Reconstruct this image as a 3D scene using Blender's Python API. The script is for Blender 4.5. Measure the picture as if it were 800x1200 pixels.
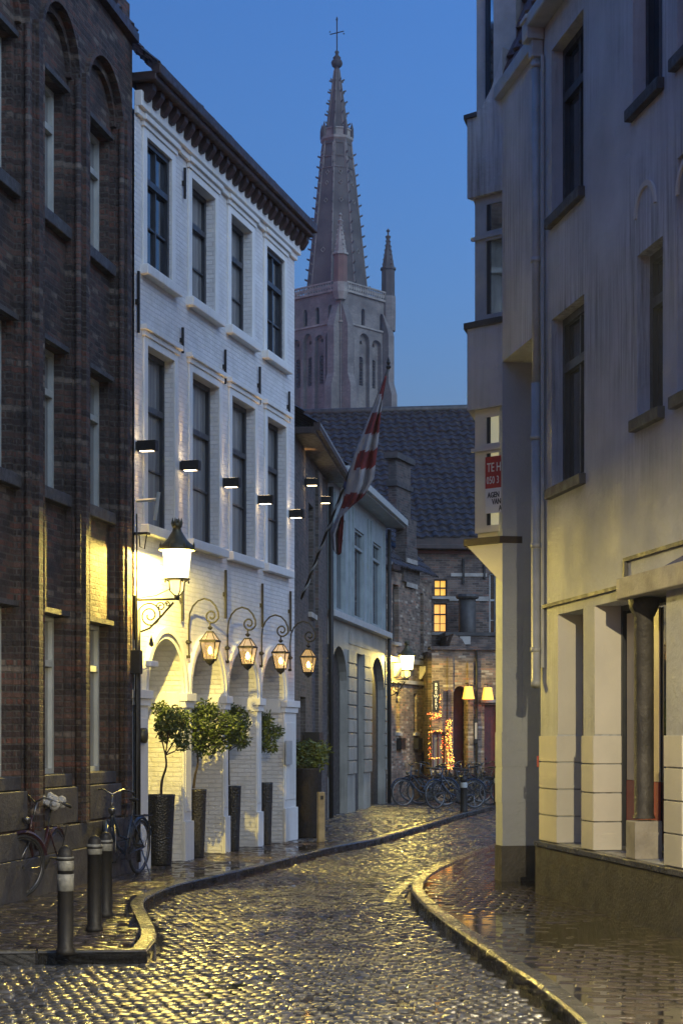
import bpy, bmesh, math, random
from mathutils import Vector, Matrix
import numpy as np
random.seed(7)
for o in list(bpy.data.objects): bpy.data.objects.remove(o)
SC = bpy.context.scene
COL = SC.collection
R = math.radians
# ------------------------------------------------------------------ camera
F = 2100.0; EYE = 1.75; HOR = 865.0
cd = bpy.data.cameras.new('camera'); cam = bpy.data.objects.new('camera', cd); COL.objects.link(cam)
cam.location = (0, 0, EYE); cam.rotation_euler = (R(90), 0, 0)
cd.sensor_fit = 'VERTICAL'; cd.sensor_height = 36; cd.lens = 36*F/1200; cd.shift_y = (HOR-600)/1200
cd.clip_start = .1; cd.clip_end = 5000
SC.camera = cam
# ------------------------------------------------------------------ world, sun, exposure
w = bpy.data.worlds.new('World'); SC.world = w; w.use_nodes = True
nt = w.node_tree; bg = nt.nodes['Background']
sky = nt.nodes.new('ShaderNodeTexSky'); sky.sky_type = 'NISHITA'; sky.sun_disc = False
SUN_EL = 1.85; SUN_ROT = 230.0
sky.sun_elevation = R(SUN_EL); sky.sun_rotation = R(SUN_ROT); sky.air_density = 1.6; sky.dust_density = .2; sky.ozone_density = 6.0
tint = nt.nodes.new('ShaderNodeMix'); tint.data_type = 'RGBA'; tint.blend_type = 'MULTIPLY'; tint.inputs[0].default_value = 1; tint.inputs[7].default_value = (1.45, 1.04, 1.04, 1)
nt.links.new(sky.outputs[0], tint.inputs[6]); nt.links.new(tint.outputs[2], bg.inputs[0]); bg.inputs[1].default_value = .15
sl = bpy.data.lights.new('sun', 'SUN'); sl.energy = .42; sl.angle = R(60); sl.color = (.62, .78, 1)
so = bpy.data.objects.new('sun', sl); COL.objects.link(so)
so.rotation_euler = (R(58), 0, R(42))
vs = SC.view_settings; vs.view_transform = 'Standard'; vs.look = 'None'; vs.exposure = 2.5; vs.gamma = 1; vs.use_curve_mapping = False
SC.render.engine = 'CYCLES'
# ------------------------------------------------------------------ pixel helpers (photo pixels, 800 x 1200)
def G(px, py, h=0.0):
    z = (EYE-h)*F/(py-HOR); return Vector(((px-400)*z/F, z, h))
def P(px, py, z): return Vector(((px-400)*z/F, z, EYE+(HOR-py)*z/F))
class Fac:
    """a facade frame: u along the wall to the right as seen from the street, y inward, z up"""
    def __init__(s, a, b):
        s.o = Vector((a[0], a[1])); d = Vector((b[0], b[1]))-s.o; s.len = d.length; s.d = d.normalized()
        s.n = Vector((-s.d.y, s.d.x)); s.rot = math.atan2(s.d.y, s.d.x)
    def u(s, px, off=0):
        k = (px-400)/F; o = s.o+s.n*off
        return (k*o.y-o.x)/(s.d.x-k*s.d.y)
    def uv(s, px, py, off=0):
        u = s.u(px, off); Y = (s.o+s.n*off).y+u*s.d.y
        return u, EYE+(HOR-py)*Y/F
    def v(s, px, py, off=0): return s.uv(px, py, off)[1]
    def world(s, u, y, z=0): p = s.o+s.d*u+s.n*y; return Vector((p.x, p.y, z))
# ------------------------------------------------------------------ object helpers
def tag(o, label=None, cat=None, group=None, kind=None):
    if label: o['label'] = label
    if cat: o['category'] = cat
    if group: o['group'] = group
    if kind: o['kind'] = kind
    return o
def thing(name, label, cat, loc=(0, 0, 0), rz=0, group=None):
    o = bpy.data.objects.new(name, None); COL.objects.link(o); o.location = loc; o.rotation_euler = (0, 0, rz)
    o.empty_display_size = .2
    return tag(o, label, cat, group)
def froot(name, fac, label, cat, group=None):
    return thing(name, label, cat, (fac.o.x, fac.o.y, 0), fac.rot, group)
class MB:
    def __init__(s, m=None): s.V = []; s.F = []; s.m = m or Matrix()
    def add(s, vs, fs):
        n = len(s.V); s.V += [s.m @ Vector(v) for v in vs]; s.F += [tuple(i+n for i in f) for f in fs]; return s
    def box(s, x0, x1, y0, y1, z0, z1):
        if x0 > x1: x0, x1 = x1, x0
        if y0 > y1: y0, y1 = y1, y0
        if z0 > z1: z0, z1 = z1, z0
        return s.add([(x, y, z) for z in (z0, z1) for x, y in ((x0, y0), (x1, y0), (x1, y1), (x0, y1))],
              [(3, 2, 1, 0), (4, 5, 6, 7), (0, 1, 5, 4), (1, 2, 6, 5), (2, 3, 7, 6), (3, 0, 4, 7)])
    def quad(s, a, b, c, d): return s.add([a, b, c, d], [(0, 1, 2, 3)])
    def prism(s, pts, y0, y1, axis='y'):
        """polygon in (x,z) extruded in y, or in (x,y) extruded in z"""
        n = len(pts); f = (lambda p, t: (p[0], t, p[1])) if axis == 'y' else (lambda p, t: (p[0], p[1], t)) if axis == 'z' else (lambda p, t: (t, p[0], p[1]))
        vs = [f(p, y0) for p in pts]+[f(p, y1) for p in pts]
        fs = [tuple(range(n)), tuple(range(2*n-1, n-1, -1))]+[(i, i+n, (i+1) % n+n, (i+1) % n) for i in range(n)]
        return s.add(vs, fs)
    def tube(s, pts, r, n=6, closed=False, cap=True):
        pts = [Vector(p) for p in pts]; N = len(pts); rs = r if isinstance(r, (list, tuple)) else [r]*N
        base = []; fs = []; prev = None
        for i, p in enumerate(pts):
            if closed: t = pts[(i+1) % N]-pts[i-1]
            else: t = pts[min(i+1, N-1)]-pts[max(i-1, 0)]
            t.normalize() if t.length > 1e-9 else None
            if prev is None:
                a = Vector((0, 0, 1)) if abs(t.z) < .9 else Vector((1, 0, 0)); x = t.cross(a).normalized()
            else:
                x = prev-t*prev.dot(t)
                x = x.normalized() if x.length > 1e-6 else t.orthogonal().normalized()
            prev = x; y = t.cross(x)
            for k in range(n):
                a = 2*math.pi*k/n; base.append(p+(x*math.cos(a)+y*math.sin(a))*rs[i])
        M = N if closed else N-1
        for i in range(M):
            j = (i+1) % N
            for k in range(n): fs.append((i*n+k, i*n+(k+1) % n, j*n+(k+1) % n, j*n+k))
        if cap and not closed: fs += [tuple(range(n-1, -1, -1)), tuple((N-1)*n+k for k in range(n))]
        return s.add(base, fs)
    def lathe(s, prof, n=12, c=(0, 0, 0), a0=0, sq=None):
        """profile of (radius, z) about the z axis"""
        vs = []; N = len(prof)
        for r, z in prof:
            for k in range(n):
                a = a0+2*math.pi*k/n; vs.append((c[0]+r*math.cos(a), c[1]+r*math.sin(a), c[2]+z))
        fs = [(i*n+k, i*n+(k+1) % n, (i+1)*n+(k+1) % n, (i+1)*n+k) for i in range(N-1) for k in range(n)]
        if prof[0][0] > 1e-4: fs.append(tuple(range(n-1, -1, -1)))
        if prof[-1][0] > 1e-4: fs.append(tuple((N-1)*n+k for k in range(n)))
        return s.add(vs, fs)
    def build(s, name, mat, parent=None, smooth=False, bevel=0, loc=None):
        me = bpy.data.meshes.new(name); me.from_pydata([tuple(v) for v in s.V], [], s.F)
        bm = bmesh.new(); bm.from_mesh(me)
        bmesh.ops.recalc_face_normals(bm, faces=bm.faces)
        bm.to_mesh(me); bm.free()
        if smooth: me.polygons.foreach_set('use_smooth', [True]*len(me.polygons))
        me.materials.append(mat); me.update()
        o = bpy.data.objects.new(name, me); COL.objects.link(o)
        if parent: o.parent = parent
        if loc: o.location = loc
        if bevel:
            b = o.modifiers.new('bevel', 'BEVEL'); b.width = bevel; b.segments = 2; b.limit_method = 'ANGLE'
        return o
def copy_tree(o, parent=None):
    c = o.copy(); COL.objects.link(c); c.parent = parent
    for ch in list(o.children): copy_tree(ch, c)
    return c
def arcpts(u0, u1, vs, vt, n=14, power=1.0):
    um = (u0+u1)/2; hw = (u1-u0)/2
    return [(um-hw*math.cos(math.pi*i/n), vs+(vt-vs)*math.sin(math.pi*i/n)**power) for i in range(n+1)]
def wall(mb, u0, u1, v0, v1, ops, y=0, rev=True):
    """flat wall with rectangular or arched openings and their reveals; op = (u0,u1,v0,v1,depth[,spring])"""
    us = sorted({u0, u1, *[max(u0, min(u1, o[k])) for o in ops for k in (0, 1)]})
    vs = sorted({v0, v1, *[max(v0, min(v1, o[k])) for o in ops for k in (2, 3)]})
    for a, b in zip(us, us[1:]):
        for c, d in zip(vs, vs[1:]):
            if b-a < 1e-5 or d-c < 1e-5: continue
            m, n = (a+b)/2, (c+d)/2
            if any(o[0] < m < o[1] and o[2] < n < o[3] for o in ops): continue
            mb.quad((a, y, c), (b, y, c), (b, y, d), (a, y, d))
    for o in ops:
        a, b, c, d, dep = o[:5]
        if len(o) > 5:
            sp = o[5]; pts = arcpts(a, b, sp, d)
            h = len(pts)//2
            for i in range(len(pts)-1):
                cor = (a, y, d) if i < h else (b, y, d)
                p, q = pts[i], pts[i+1]
                mb.add([cor, (p[0], y, p[1]), (q[0], y, q[1])], [(0, 1, 2)])
                if rev: mb.quad((p[0], y, p[1]), (q[0], y, q[1]), (q[0], y+dep, q[1]), (p[0], y+dep, p[1]))
        else:
            sp = d
            if rev: mb.quad((a, y, d), (b, y, d), (b, y+dep, d), (a, y+dep, d))
        if rev:
            mb.quad((a, y, c), (a, y, sp), (a, y+dep, sp), (a, y+dep, c))
            mb.quad((b, y, c), (b, y, sp), (b, y+dep, sp), (b, y+dep, c))
            mb.quad((a, y, c), (b, y, c), (b, y+dep, c), (a, y+dep, c))
    return mb
# ------------------------------------------------------------------ materials
def newmat(name):
    m = bpy.data.materials.new(name); m.use_nodes = True; return m, m.node_tree, m.node_tree.nodes['Principled BSDF']
def N(nt, t, **k):
    n = nt.nodes.new(t)
    for a, b in k.items():
        if a in n.inputs: n.inputs[a].default_value = b
        else: setattr(n, a, b)
    return n
def mixc(nt, fac, a, b, mode='MIX'):
    n = nt.nodes.new('ShaderNodeMix'); n.data_type = 'RGBA'; n.blend_type = mode
    for i, v in ((0, fac), (6, a), (7, b)):
        if isinstance(v, bpy.types.NodeSocket): nt.links.new(v, n.inputs[i])
        elif i == 0: n.inputs[0].default_value = v
        else: n.inputs[i].default_value = (*v, 1)
    return n.outputs[2]
def noise(nt, vec, scale, detail=5, rough=.55, lo=.35, hi=.65):
    n = N(nt, 'ShaderNodeTexNoise'); n.inputs['Scale'].default_value = scale; n.inputs['Detail'].default_value = detail; n.inputs['Roughness'].default_value = rough
    nt.links.new(vec, n.inputs['Vector'])
    r = N(nt, 'ShaderNodeMapRange'); r.inputs[1].default_value = lo; r.inputs[2].default_value = hi
    nt.links.new(n.outputs[0], r.inputs[0]); return r.outputs[0]
def objvec(nt, scale=(1, 1, 1)):
    tc = N(nt, 'ShaderNodeTexCoord'); mp = N(nt, 'ShaderNodeMapping'); mp.inputs['Scale'].default_value = scale
    nt.links.new(tc.outputs['Object'], mp.inputs[0]); return mp.outputs[0]
def surf(name, c1, c2=None, scale=3, rough=.6, rough2=None, bump=.3, bscale=40, metal=0, spec=.5, streak=None, coat=0):
    """noisy base colour, noisy roughness, bump, optional vertical streak stains"""
    m, nt, b = newmat(name); c2 = c2 or tuple(x*.7 for x in c1); rough2 = rough if rough2 is None else rough2
    vec = objvec(nt); f = noise(nt, vec, scale)
    col = mixc(nt, f, c1, c2)
    if streak:
        sv = objvec(nt, (9, 9, .45)); sf = noise(nt, sv, 1.7, 7, .7, .42, .70); sg_ = noise(nt, vec, .45, 3, .5, .42, .62)
        ml = N(nt, 'ShaderNodeMath', operation='MULTIPLY'); nt.links.new(sf, ml.inputs[0]); nt.links.new(sg_, ml.inputs[1])
        col = mixc(nt, ml.outputs[0], col, streak)
    nt.links.new(col, b.inputs['Base Color'])
    f2 = noise(nt, vec, scale*2.3, 4)
    mr = N(nt, 'ShaderNodeMapRange'); mr.inputs[3].default_value = rough; mr.inputs[4].default_value = rough2
    nt.links.new(f2, mr.inputs[0]); nt.links.new(mr.outputs[0], b.inputs['Roughness'])
    b.inputs['Metallic'].default_value = metal; b.inputs['Specular IOR Level'].default_value = spec; b.inputs['Coat Weight'].default_value = coat
    if bump:
        f3 = noise(nt, vec, bscale, 6, .6, 0, 1); bp = N(nt, 'ShaderNodeBump'); bp.inputs['Strength'].default_value = bump; bp.inputs['Distance'].default_value = .02
        nt.links.new(f3, bp.inputs['Height']); nt.links.new(bp.outputs[0], b.inputs['Normal'])
    return m
def brick(name, c1, c2, mortar, bw=.21, bh=.065, ms=.008, stain=None, rough=.75, bump=.6, stainscale=.6, dist=.012, extra=None, plain=False):
    m, nt, b = newmat(name)
    tc = N(nt, 'ShaderNodeTexCoord'); sp = N(nt, 'ShaderNodeSeparateXYZ'); nt.links.new(tc.outputs['Object'], sp.inputs[0])
    ad = N(nt, 'ShaderNodeMath', operation='ADD'); nt.links.new(sp.outputs[0], ad.inputs[0]); nt.links.new(sp.outputs[1], ad.inputs[1])
    cb = N(nt, 'ShaderNodeCombineXYZ'); nt.links.new(ad.outputs[0], cb.inputs[0]); nt.links.new(sp.outputs[2], cb.inputs[1])
    wn = N(nt, 'ShaderNodeTexNoise'); wn.inputs['Scale'].default_value = 3; nt.links.new(tc.outputs['Object'], wn.inputs['Vector'])
    va = N(nt, 'ShaderNodeVectorMath', operation='MULTIPLY_ADD'); nt.links.new(wn.outputs['Color'], va.inputs[0]); va.inputs[1].default_value = (.02, .02, 0); nt.links.new(cb.outputs[0], va.inputs[2])
    bt = N(nt, 'ShaderNodeTexBrick'); nt.links.new(va.outputs[0], bt.inputs['Vector'])
    for k, v in (('Color1', (*c1, 1)), ('Color2', (*c2, 1)), ('Mortar', (*mortar, 1)), ('Scale', 1), ('Mortar Size', ms), ('Mortar Smooth', .3), ('Bias', 0), ('Brick Width', bw), ('Row Height', bh)): bt.inputs[k].default_value = v
    su = N(nt, 'ShaderNodeSeparateXYZ'); nt.links.new(va.outputs[0], su.inputs[0])
    def mth(op, a, b_=None):
        n_ = N(nt, 'ShaderNodeMath', operation=op)
        for i_, v_ in enumerate((a, b_)):
            if isinstance(v_, bpy.types.NodeSocket): nt.links.new(v_, n_.inputs[i_])
            elif v_ is not None: n_.inputs[i_].default_value = v_
        return n_.outputs[0]
    rw = mth('FLOOR', mth('DIVIDE', su.outputs[1], bh)); od = mth('MODULO', mth('ABSOLUTE', rw), 2.0)
    cl_ = mth('FLOOR', mth('ADD', mth('DIVIDE', su.outputs[0], bw), mth('MULTIPLY', mth('SUBTRACT', 1.0, od), .5)))
    cx = N(nt, 'ShaderNodeCombineXYZ'); nt.links.new(rw, cx.inputs[0]); nt.links.new(cl_, cx.inputs[1])
    wnn = N(nt, 'ShaderNodeTexWhiteNoise', noise_dimensions='2D'); nt.links.new(cx.outputs[0], wnn.inputs['Vector'])
    rp = N(nt, 'ShaderNodeValToRGB'); rp.color_ramp.interpolation = 'CONSTANT'; e_ = rp.color_ramp.elements
    mid = tuple((a_+b_)/2 for a_, b_ in zip(c1, c2)); e_[0].position = 0; e_[0].color = (*c1, 1); e_[1].position = .3; e_[1].color = (*mid, 1)
    for ps, cc in ((.5, c2), (.68, tuple(x*.6 for x in c1)), (.82, (c2[0]*1.05, c2[1]*.8, c2[2]*.75)), (.93, extra or c2)):
        q_ = e_.new(ps); q_.color = (*cc, 1)
    nt.links.new(wnn.outputs['Value'], rp.inputs[0])
    col = bt.outputs['Color'] if plain else mixc(nt, bt.outputs['Fac'], rp.outputs[0], mortar)
    if stain: col = mixc(nt, noise(nt, tc.outputs['Object'], stainscale*6, 6, .6, .45, .7), col, stain)
    nt.links.new(col, b.inputs['Base Color']); b.inputs['Roughness'].default_value = rough
    n2 = noise(nt, tc.outputs['Object'], 30, 5, .6, 0, 1)
    hm = N(nt, 'ShaderNodeMath', operation='MULTIPLY_ADD'); nt.links.new(bt.outputs['Fac'], hm.inputs[0]); hm.inputs[1].default_value = -1.6; nt.links.new(n2, hm.inputs[2])
    bp = N(nt, 'ShaderNodeBump'); bp.inputs['Strength'].default_value = bump; bp.inputs['Distance'].default_value = dist
    nt.links.new(hm.outputs[0], bp.inputs['Height']); nt.links.new(bp.outputs[0], b.inputs['Normal'])
    return m
def emis(name, col, s):
    m, nt, b = newmat(name); b.inputs['Base Color'].default_value = (*col, 1); b.inputs['Emission Color'].default_value = (*col, 1); b.inputs['Emission Strength'].default_value = s
    b.inputs['Roughness'].default_value = .4; return m
def glassy(name, col, rough=.04, spec=1.0, metal=0.0):
    m, nt, b = newmat(name); vec = objvec(nt)
    f = noise(nt, vec, 1.5, 3); nt.links.new(mixc(nt, f, col, tuple(c*.4 for c in col)), b.inputs['Base Color'])
    b.inputs['Roughness'].default_value = rough; b.inputs['Specular IOR Level'].default_value = spec; b.inputs['Metallic'].default_value = metal
    bp = N(nt, 'ShaderNodeBump'); bp.inputs['Strength'].default_value = .12; bp.inputs['Distance'].default_value = .02
    nt.links.new(noise(nt, vec, 2.2, 2, .5, 0, 1), bp.inputs['Height']); nt.links.new(bp.outputs[0], b.inputs['Normal'])
    return m
M = dict(
    brickA=brick('old_dark_brick', (.05, .030, .026), (.115, .062, .046), (.085, .073, .062), bw=.21, bh=.068, ms=.010, stain=(.022, .018, .018), extra=(.16, .125, .10), bump=1, dist=.03),
    brickW=brick('white_painted_brick', (.72, .72, .71), (.66, .66, .66), (.6, .6, .6), stain=(.56, .56, .54), bump=.8, rough=.55, plain=True),
    paintW=surf('white_paint', (.74, .74, .72), (.66, .66, .63), 2, .45, .6, .15, 30, streak=(.56, .56, .52)),
    brickC=brick('grey_brown_brick', (.06, .05, .045), (.10, .08, .07), (.12, .11, .10), stain=(.04, .035, .035)),
    brickD=brick('weathered_tan_brick', (.16, .115, .085), (.27, .20, .14), (.22, .19, .15), stain=(.08, .06, .05), extra=(.38, .33, .26)),
    brickE=brick('dark_tan_brick', (.10, .07, .055), (.18, .125, .095), (.17, .15, .13), stain=(.05, .04, .04)),
    stone=surf('pale_stone', (.42, .39, .34), (.26, .24, .21), 3, .6, .75, .5, 25),
    dstone=surf('dark_stone', (.07, .065, .06), (.035, .033, .032), 4, .45, .7, .5, 30),
    blues=surf('wet_bluestone', (.09, .088, .082), (.04, .04, .037), 5, .10, .3, .4, 30),
    renderG=surf('stained_render', (.57, .59, .60), (.38, .39, .395), .7, .6, .85, .9, 13, streak=(.13, .125, .11)),
    cream=surf('cream_render', (.66, .63, .54), (.56, .54, .47), 1.5, .5, .65, .15, 25),
    beige=surf('greyish_render', (.30, .29, .25), (.2, .195, .17), 1.5, .6, .7, .3, 25, streak=(.10, .10, .085)),
    bluewood=surf('pale_blue_paint', (.27, .32, .33), (.2, .24, .25), 3, .45, .55, .1, 30),
    frame=surf('dark_window_paint', (.022, .026, .035), (.03, .034, .04), 5, .35, .5, .05),
    framew=surf('off_white_window_paint', (.42, .44, .42), (.32, .34, .33), 4, .4, .55, .1),
    glass=glassy('window_glass', (.035, .045, .06)),
    curtain=glassy('window_glass_with_curtain', (.10, .115, .13), .06, 1),
    mirror=glassy('sky_reflecting_glass', (.8, .85, .9), .04, 1, 1),
    iron=surf('black_iron', (.012, .012, .013), (.02, .018, .016), 12, .45, .65, .2, 60, spec=.35),
    brass=surf('dark_bronze', (.10, .09, .05), (.05, .05, .03), 8, .3, .5, .2, 40, metal=.3),
    pot=None,
    leaf=surf('leaf_green', (.075, .105, .022), (.035, .055, .015), 9, .35, .5, 0),
    leafy=surf('leaf_yellow_green', (.10, .13, .03), (.05, .075, .02), 9, .4, .5, 0),
    bark=surf('bark', (.05, .035, .022), (.03, .02, .014), 20, .8, .9, .5, 60),
    rust=surf('rusty_planter_metal', (.014, .008, .007), (.007, .006, .006), 8, .6, .85, .6, 30),
    slate=surf('dark_roof_tile', (.022, .021, .024), (.05, .042, .042), 6, .35, .6, .5, 30),
    tiler=surf('red_pantile', (.10, .05, .045), (.06, .035, .035), 6, .35, .55, .3, 30),
    gutter=surf('brown_gutter', (.05, .028, .024), (.02, .014, .014), 5, .4, .6, .2),
    zinc=surf('zinc', (.30, .32, .33), (.2, .21, .22), 5, .35, .5, .1, metal=.5),
    pipe=surf('grey_painted_pipe', (.42, .43, .42), (.33, .34, .33), 5, .4, .55, .1),
    wood=surf('old_post', (.26, .22, .14), (.15, .12, .08), 8, .6, .8, .4),
    doorr=surf('dark_red_door', (.12, .018, .014), (.07, .012, .01), 6, .4, .6, .15),
    doord=surf('dark_door', (.025, .022, .02), (.015, .014, .013), 6, .4, .6, .15),
    redband=surf('red_paint', (.45, .07, .05), (.38, .06, .045), 3, .4, .5, .05),
    shopw=surf('cream_shop_panel', (.68, .58, .42), (.6, .5, .36), 2, .35, .45, .05),
    signred=surf('sign_red', (.40, .025, .03), (.36, .022, .028), 2, .4, .5, 0),
    white=surf('white_plastic', (.75, .75, .74), (.68, .68, .67), 5, .4, .5, .05),
    signtext=surf('sign_white_letters', (.8, .78, .75), (.75, .74, .7), 2, .5, .5, 0),
    signblack=surf('sign_black_letters', (.02, .02, .025), (.02, .02, .02), 2, .5, .5, 0),
    rubber=surf('rubber', (.015, .015, .016), (.02, .02, .02), 10, .5, .7, .1),
    steel=surf('wet_steel', (.2, .2, .21), (.1, .1, .1), 10, .25, .45, .05, metal=.9),
    bikeblue=surf('dark_blue_bike_paint', (.03, .04, .07), (.02, .03, .05), 4, .25, .35, 0),
    band=surf('dull_reflective_band', (.20, .20, .18), (.12, .12, .11), 25, .5, .6, .3, 50),
    bikered=surf('maroon_bike_paint', (.04, .012, .012), (.025, .01, .01), 4, .25, .35, 0),
    fluff=surf('fluffy_cover', (.42, .42, .42), (.3, .3, .3), 30, .9, 1, .8, 60),
    awn=surf('navy_canvas', (.03, .045, .20), (.02, .03, .13), 4, .7, .8, .3, 80),
    tower=brick('tower_brick', (.16, .145, .13), (.23, .205, .175), (.18, .165, .15), bw=.6, bh=.3, ms=.03, stain=(.10, .09, .082), bump=.2, stainscale=.05, extra=None, plain=True),
    towerd=surf('tower_dark_stone', (.06, .055, .05), (.04, .035, .035), .4, .8, .9, .2, 3),
    towers=surf('tower_pale_stone', (.34, .31, .26), (.2, .18, .16), .6, .8, .9, .2, 3),
    spire=surf('spire_brick', (.11, .098, .085), (.06, .054, .05), .35, .8, .9, .2, 3),
    tred=surf('turret_brick', (.18, .10, .08), (.13, .08, .065), .5, .8, .9, .2, 3),
    lamp=None,
    lampshell=emis('lamp_holder_lit', (1, .72, .22), .5),
    flame=emis('lantern_bulb', (1, .52, .12), 7),
    amber=None,
    shade=emis('lampshade_lit', (1, .52, .08), .2),
    winlit=emis('lit_window_pane', (1, .50, .07), .17),
    winlit2=emis('lit_window_pane_pale', (1, .47, .10), .2),
    redlit=emis('red_glow', (1, .12, .05), .2),
    ledw=emis('warm_led', (1, .72, .38), 3),
    fairyy=emis('fairy_light_yellow', (1, .55, .08), .9),
    fairyr=emis('fairy_light_red', (1, .14, .04), .7),
    room=emis('dimly_lit_room', (.85, .80, .5), .05),
)
m, nt_, b = newmat('woven_pot'); vec = objvec(nt_, (1, 1, 1)); vo = N(nt_, 'ShaderNodeTexVoronoi'); vo.inputs['Scale'].default_value = 45; nt_.links.new(vec, vo.inputs['Vector'])
nt_.links.new(mixc(nt_, vo.outputs['Distance'], (.006, .006, .006), (.03, .028, .025)), b.inputs['Base Color']); b.inputs['Roughness'].default_value = .35
bp = N(nt_, 'ShaderNodeBump'); bp.inputs['Strength'].default_value = .9; bp.inputs['Distance'].default_value = .01; nt_.links.new(vo.outputs['Distance'], bp.inputs['Height']); nt_.links.new(bp.outputs[0], b.inputs['Normal'])
M['pot'] = m
m, nt_, b = newmat('amber_glass'); out = nt_.nodes['Material Output']
tr = N(nt_, 'ShaderNodeBsdfTransparent'); tr.inputs[0].default_value = (1, .93, .82, 1); em = N(nt_, 'ShaderNodeEmission'); em.inputs[0].default_value = (1, .60, .18, 1); em.inputs[1].default_value = .05
gl = N(nt_, 'ShaderNodeBsdfGlossy'); gl.inputs['Roughness'].default_value = .05
ad = N(nt_, 'ShaderNodeAddShader'); mx = N(nt_, 'ShaderNodeMixShader'); mx.inputs[0].default_value = .12
nt_.links.new(tr.outputs[0], mx.inputs[1]); nt_.links.new(gl.outputs[0], mx.inputs[2]); nt_.links.new(mx.outputs[0], ad.inputs[0]); nt_.links.new(em.outputs[0], ad.inputs[1]); nt_.links.new(ad.outputs[0], out.inputs[0])
M['amber'] = m
m, nt_, b = newmat('lantern_glass_lit'); out = nt_.nodes['Material Output']
tr = N(nt_, 'ShaderNodeBsdfTransparent'); em = N(nt_, 'ShaderNodeEmission'); em.inputs[0].default_value = (1, .80, .36, 1); em.inputs[1].default_value = 2.6
mx = N(nt_, 'ShaderNodeMixShader'); mx.inputs[0].default_value = .35; nt_.links.new(tr.outputs[0], mx.inputs[1]); nt_.links.new(em.outputs[0], mx.inputs[2]); nt_.links.new(mx.outputs[0], out.inputs[0])
M['lamp'] = m
m, nt_, b = newmat('net_curtain_behind_glass'); vec = objvec(nt_, (9, 9, .4)); f_ = noise(nt_, vec, 2.2, 3, .5, .35, .65)
nt_.links.new(mixc(nt_, f_, (.21, .21, .20), (.09, .095, .10)), b.inputs['Base Color']); b.inputs['Roughness'].default_value = .5; b.inputs['Coat Weight'].default_value = 1; b.inputs['Coat Roughness'].default_value = .03
M['curtain'] = m
def stone_mat(name, c1, c2, r1, r2, moss=None):
    m, nt, b = newmat(name)
    g = N(nt, 'ShaderNodeNewGeometry'); 
    cr = mixc(nt, g.outputs['Random Per Island'], c1, c2)
    vec = objvec(nt); col = mixc(nt, noise(nt, vec, 8, 5, .6, .45, .7), cr, tuple(x*.5 for x in c1))
    if moss: col = mixc(nt, noise(nt, vec, .7, 4, .6, .5, .62), col, moss)
    nt.links.new(col, b.inputs['Base Color'])
    f = noise(nt, vec, 1.1, 5, .6, .38, .62); f2 = noise(nt, vec, 25, 4, .5, .3, .7)
    mm = N(nt, 'ShaderNodeMath', operation='MULTIPLY_ADD'); nt.links.new(f2, mm.inputs[0]); mm.inputs[1].default_value = .35; nt.links.new(f, mm.inputs[2])
    mr = N(nt, 'ShaderNodeMapRange'); mr.inputs[2].default_value = 1.35; mr.inputs[3].default_value = r1; mr.inputs[4].default_value = r2
    nt.links.new(mm.outputs[0], mr.inputs[0]); nt.links.new(mr.outputs[0], b.inputs['Roughness'])
    bp = N(nt, 'ShaderNodeBump'); bp.inputs['Strength'].default_value = .35; bp.inputs['Distance'].default_value = .01
    nt.links.new(noise(nt, vec, 45, 5, .6, 0, 1), bp.inputs['Height']); nt.links.new(bp.outputs[0], b.inputs['Normal'])
    b.inputs['Specular IOR Level'].default_value = .6
    return m
M['cobble'] = stone_mat('wet_cobble', (.036, .037, .040), (.085, .084, .085), .08, .40)
M['paver'] = stone_mat('wet_paver', (.038, .031, .026), (.07, .056, .048), .04, .24)
M['water'] = surf('wet_joint', (.016, .015, .014), (.022, .02, .018), 4, .015, .06, .04, 6, spec=.8)
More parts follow.
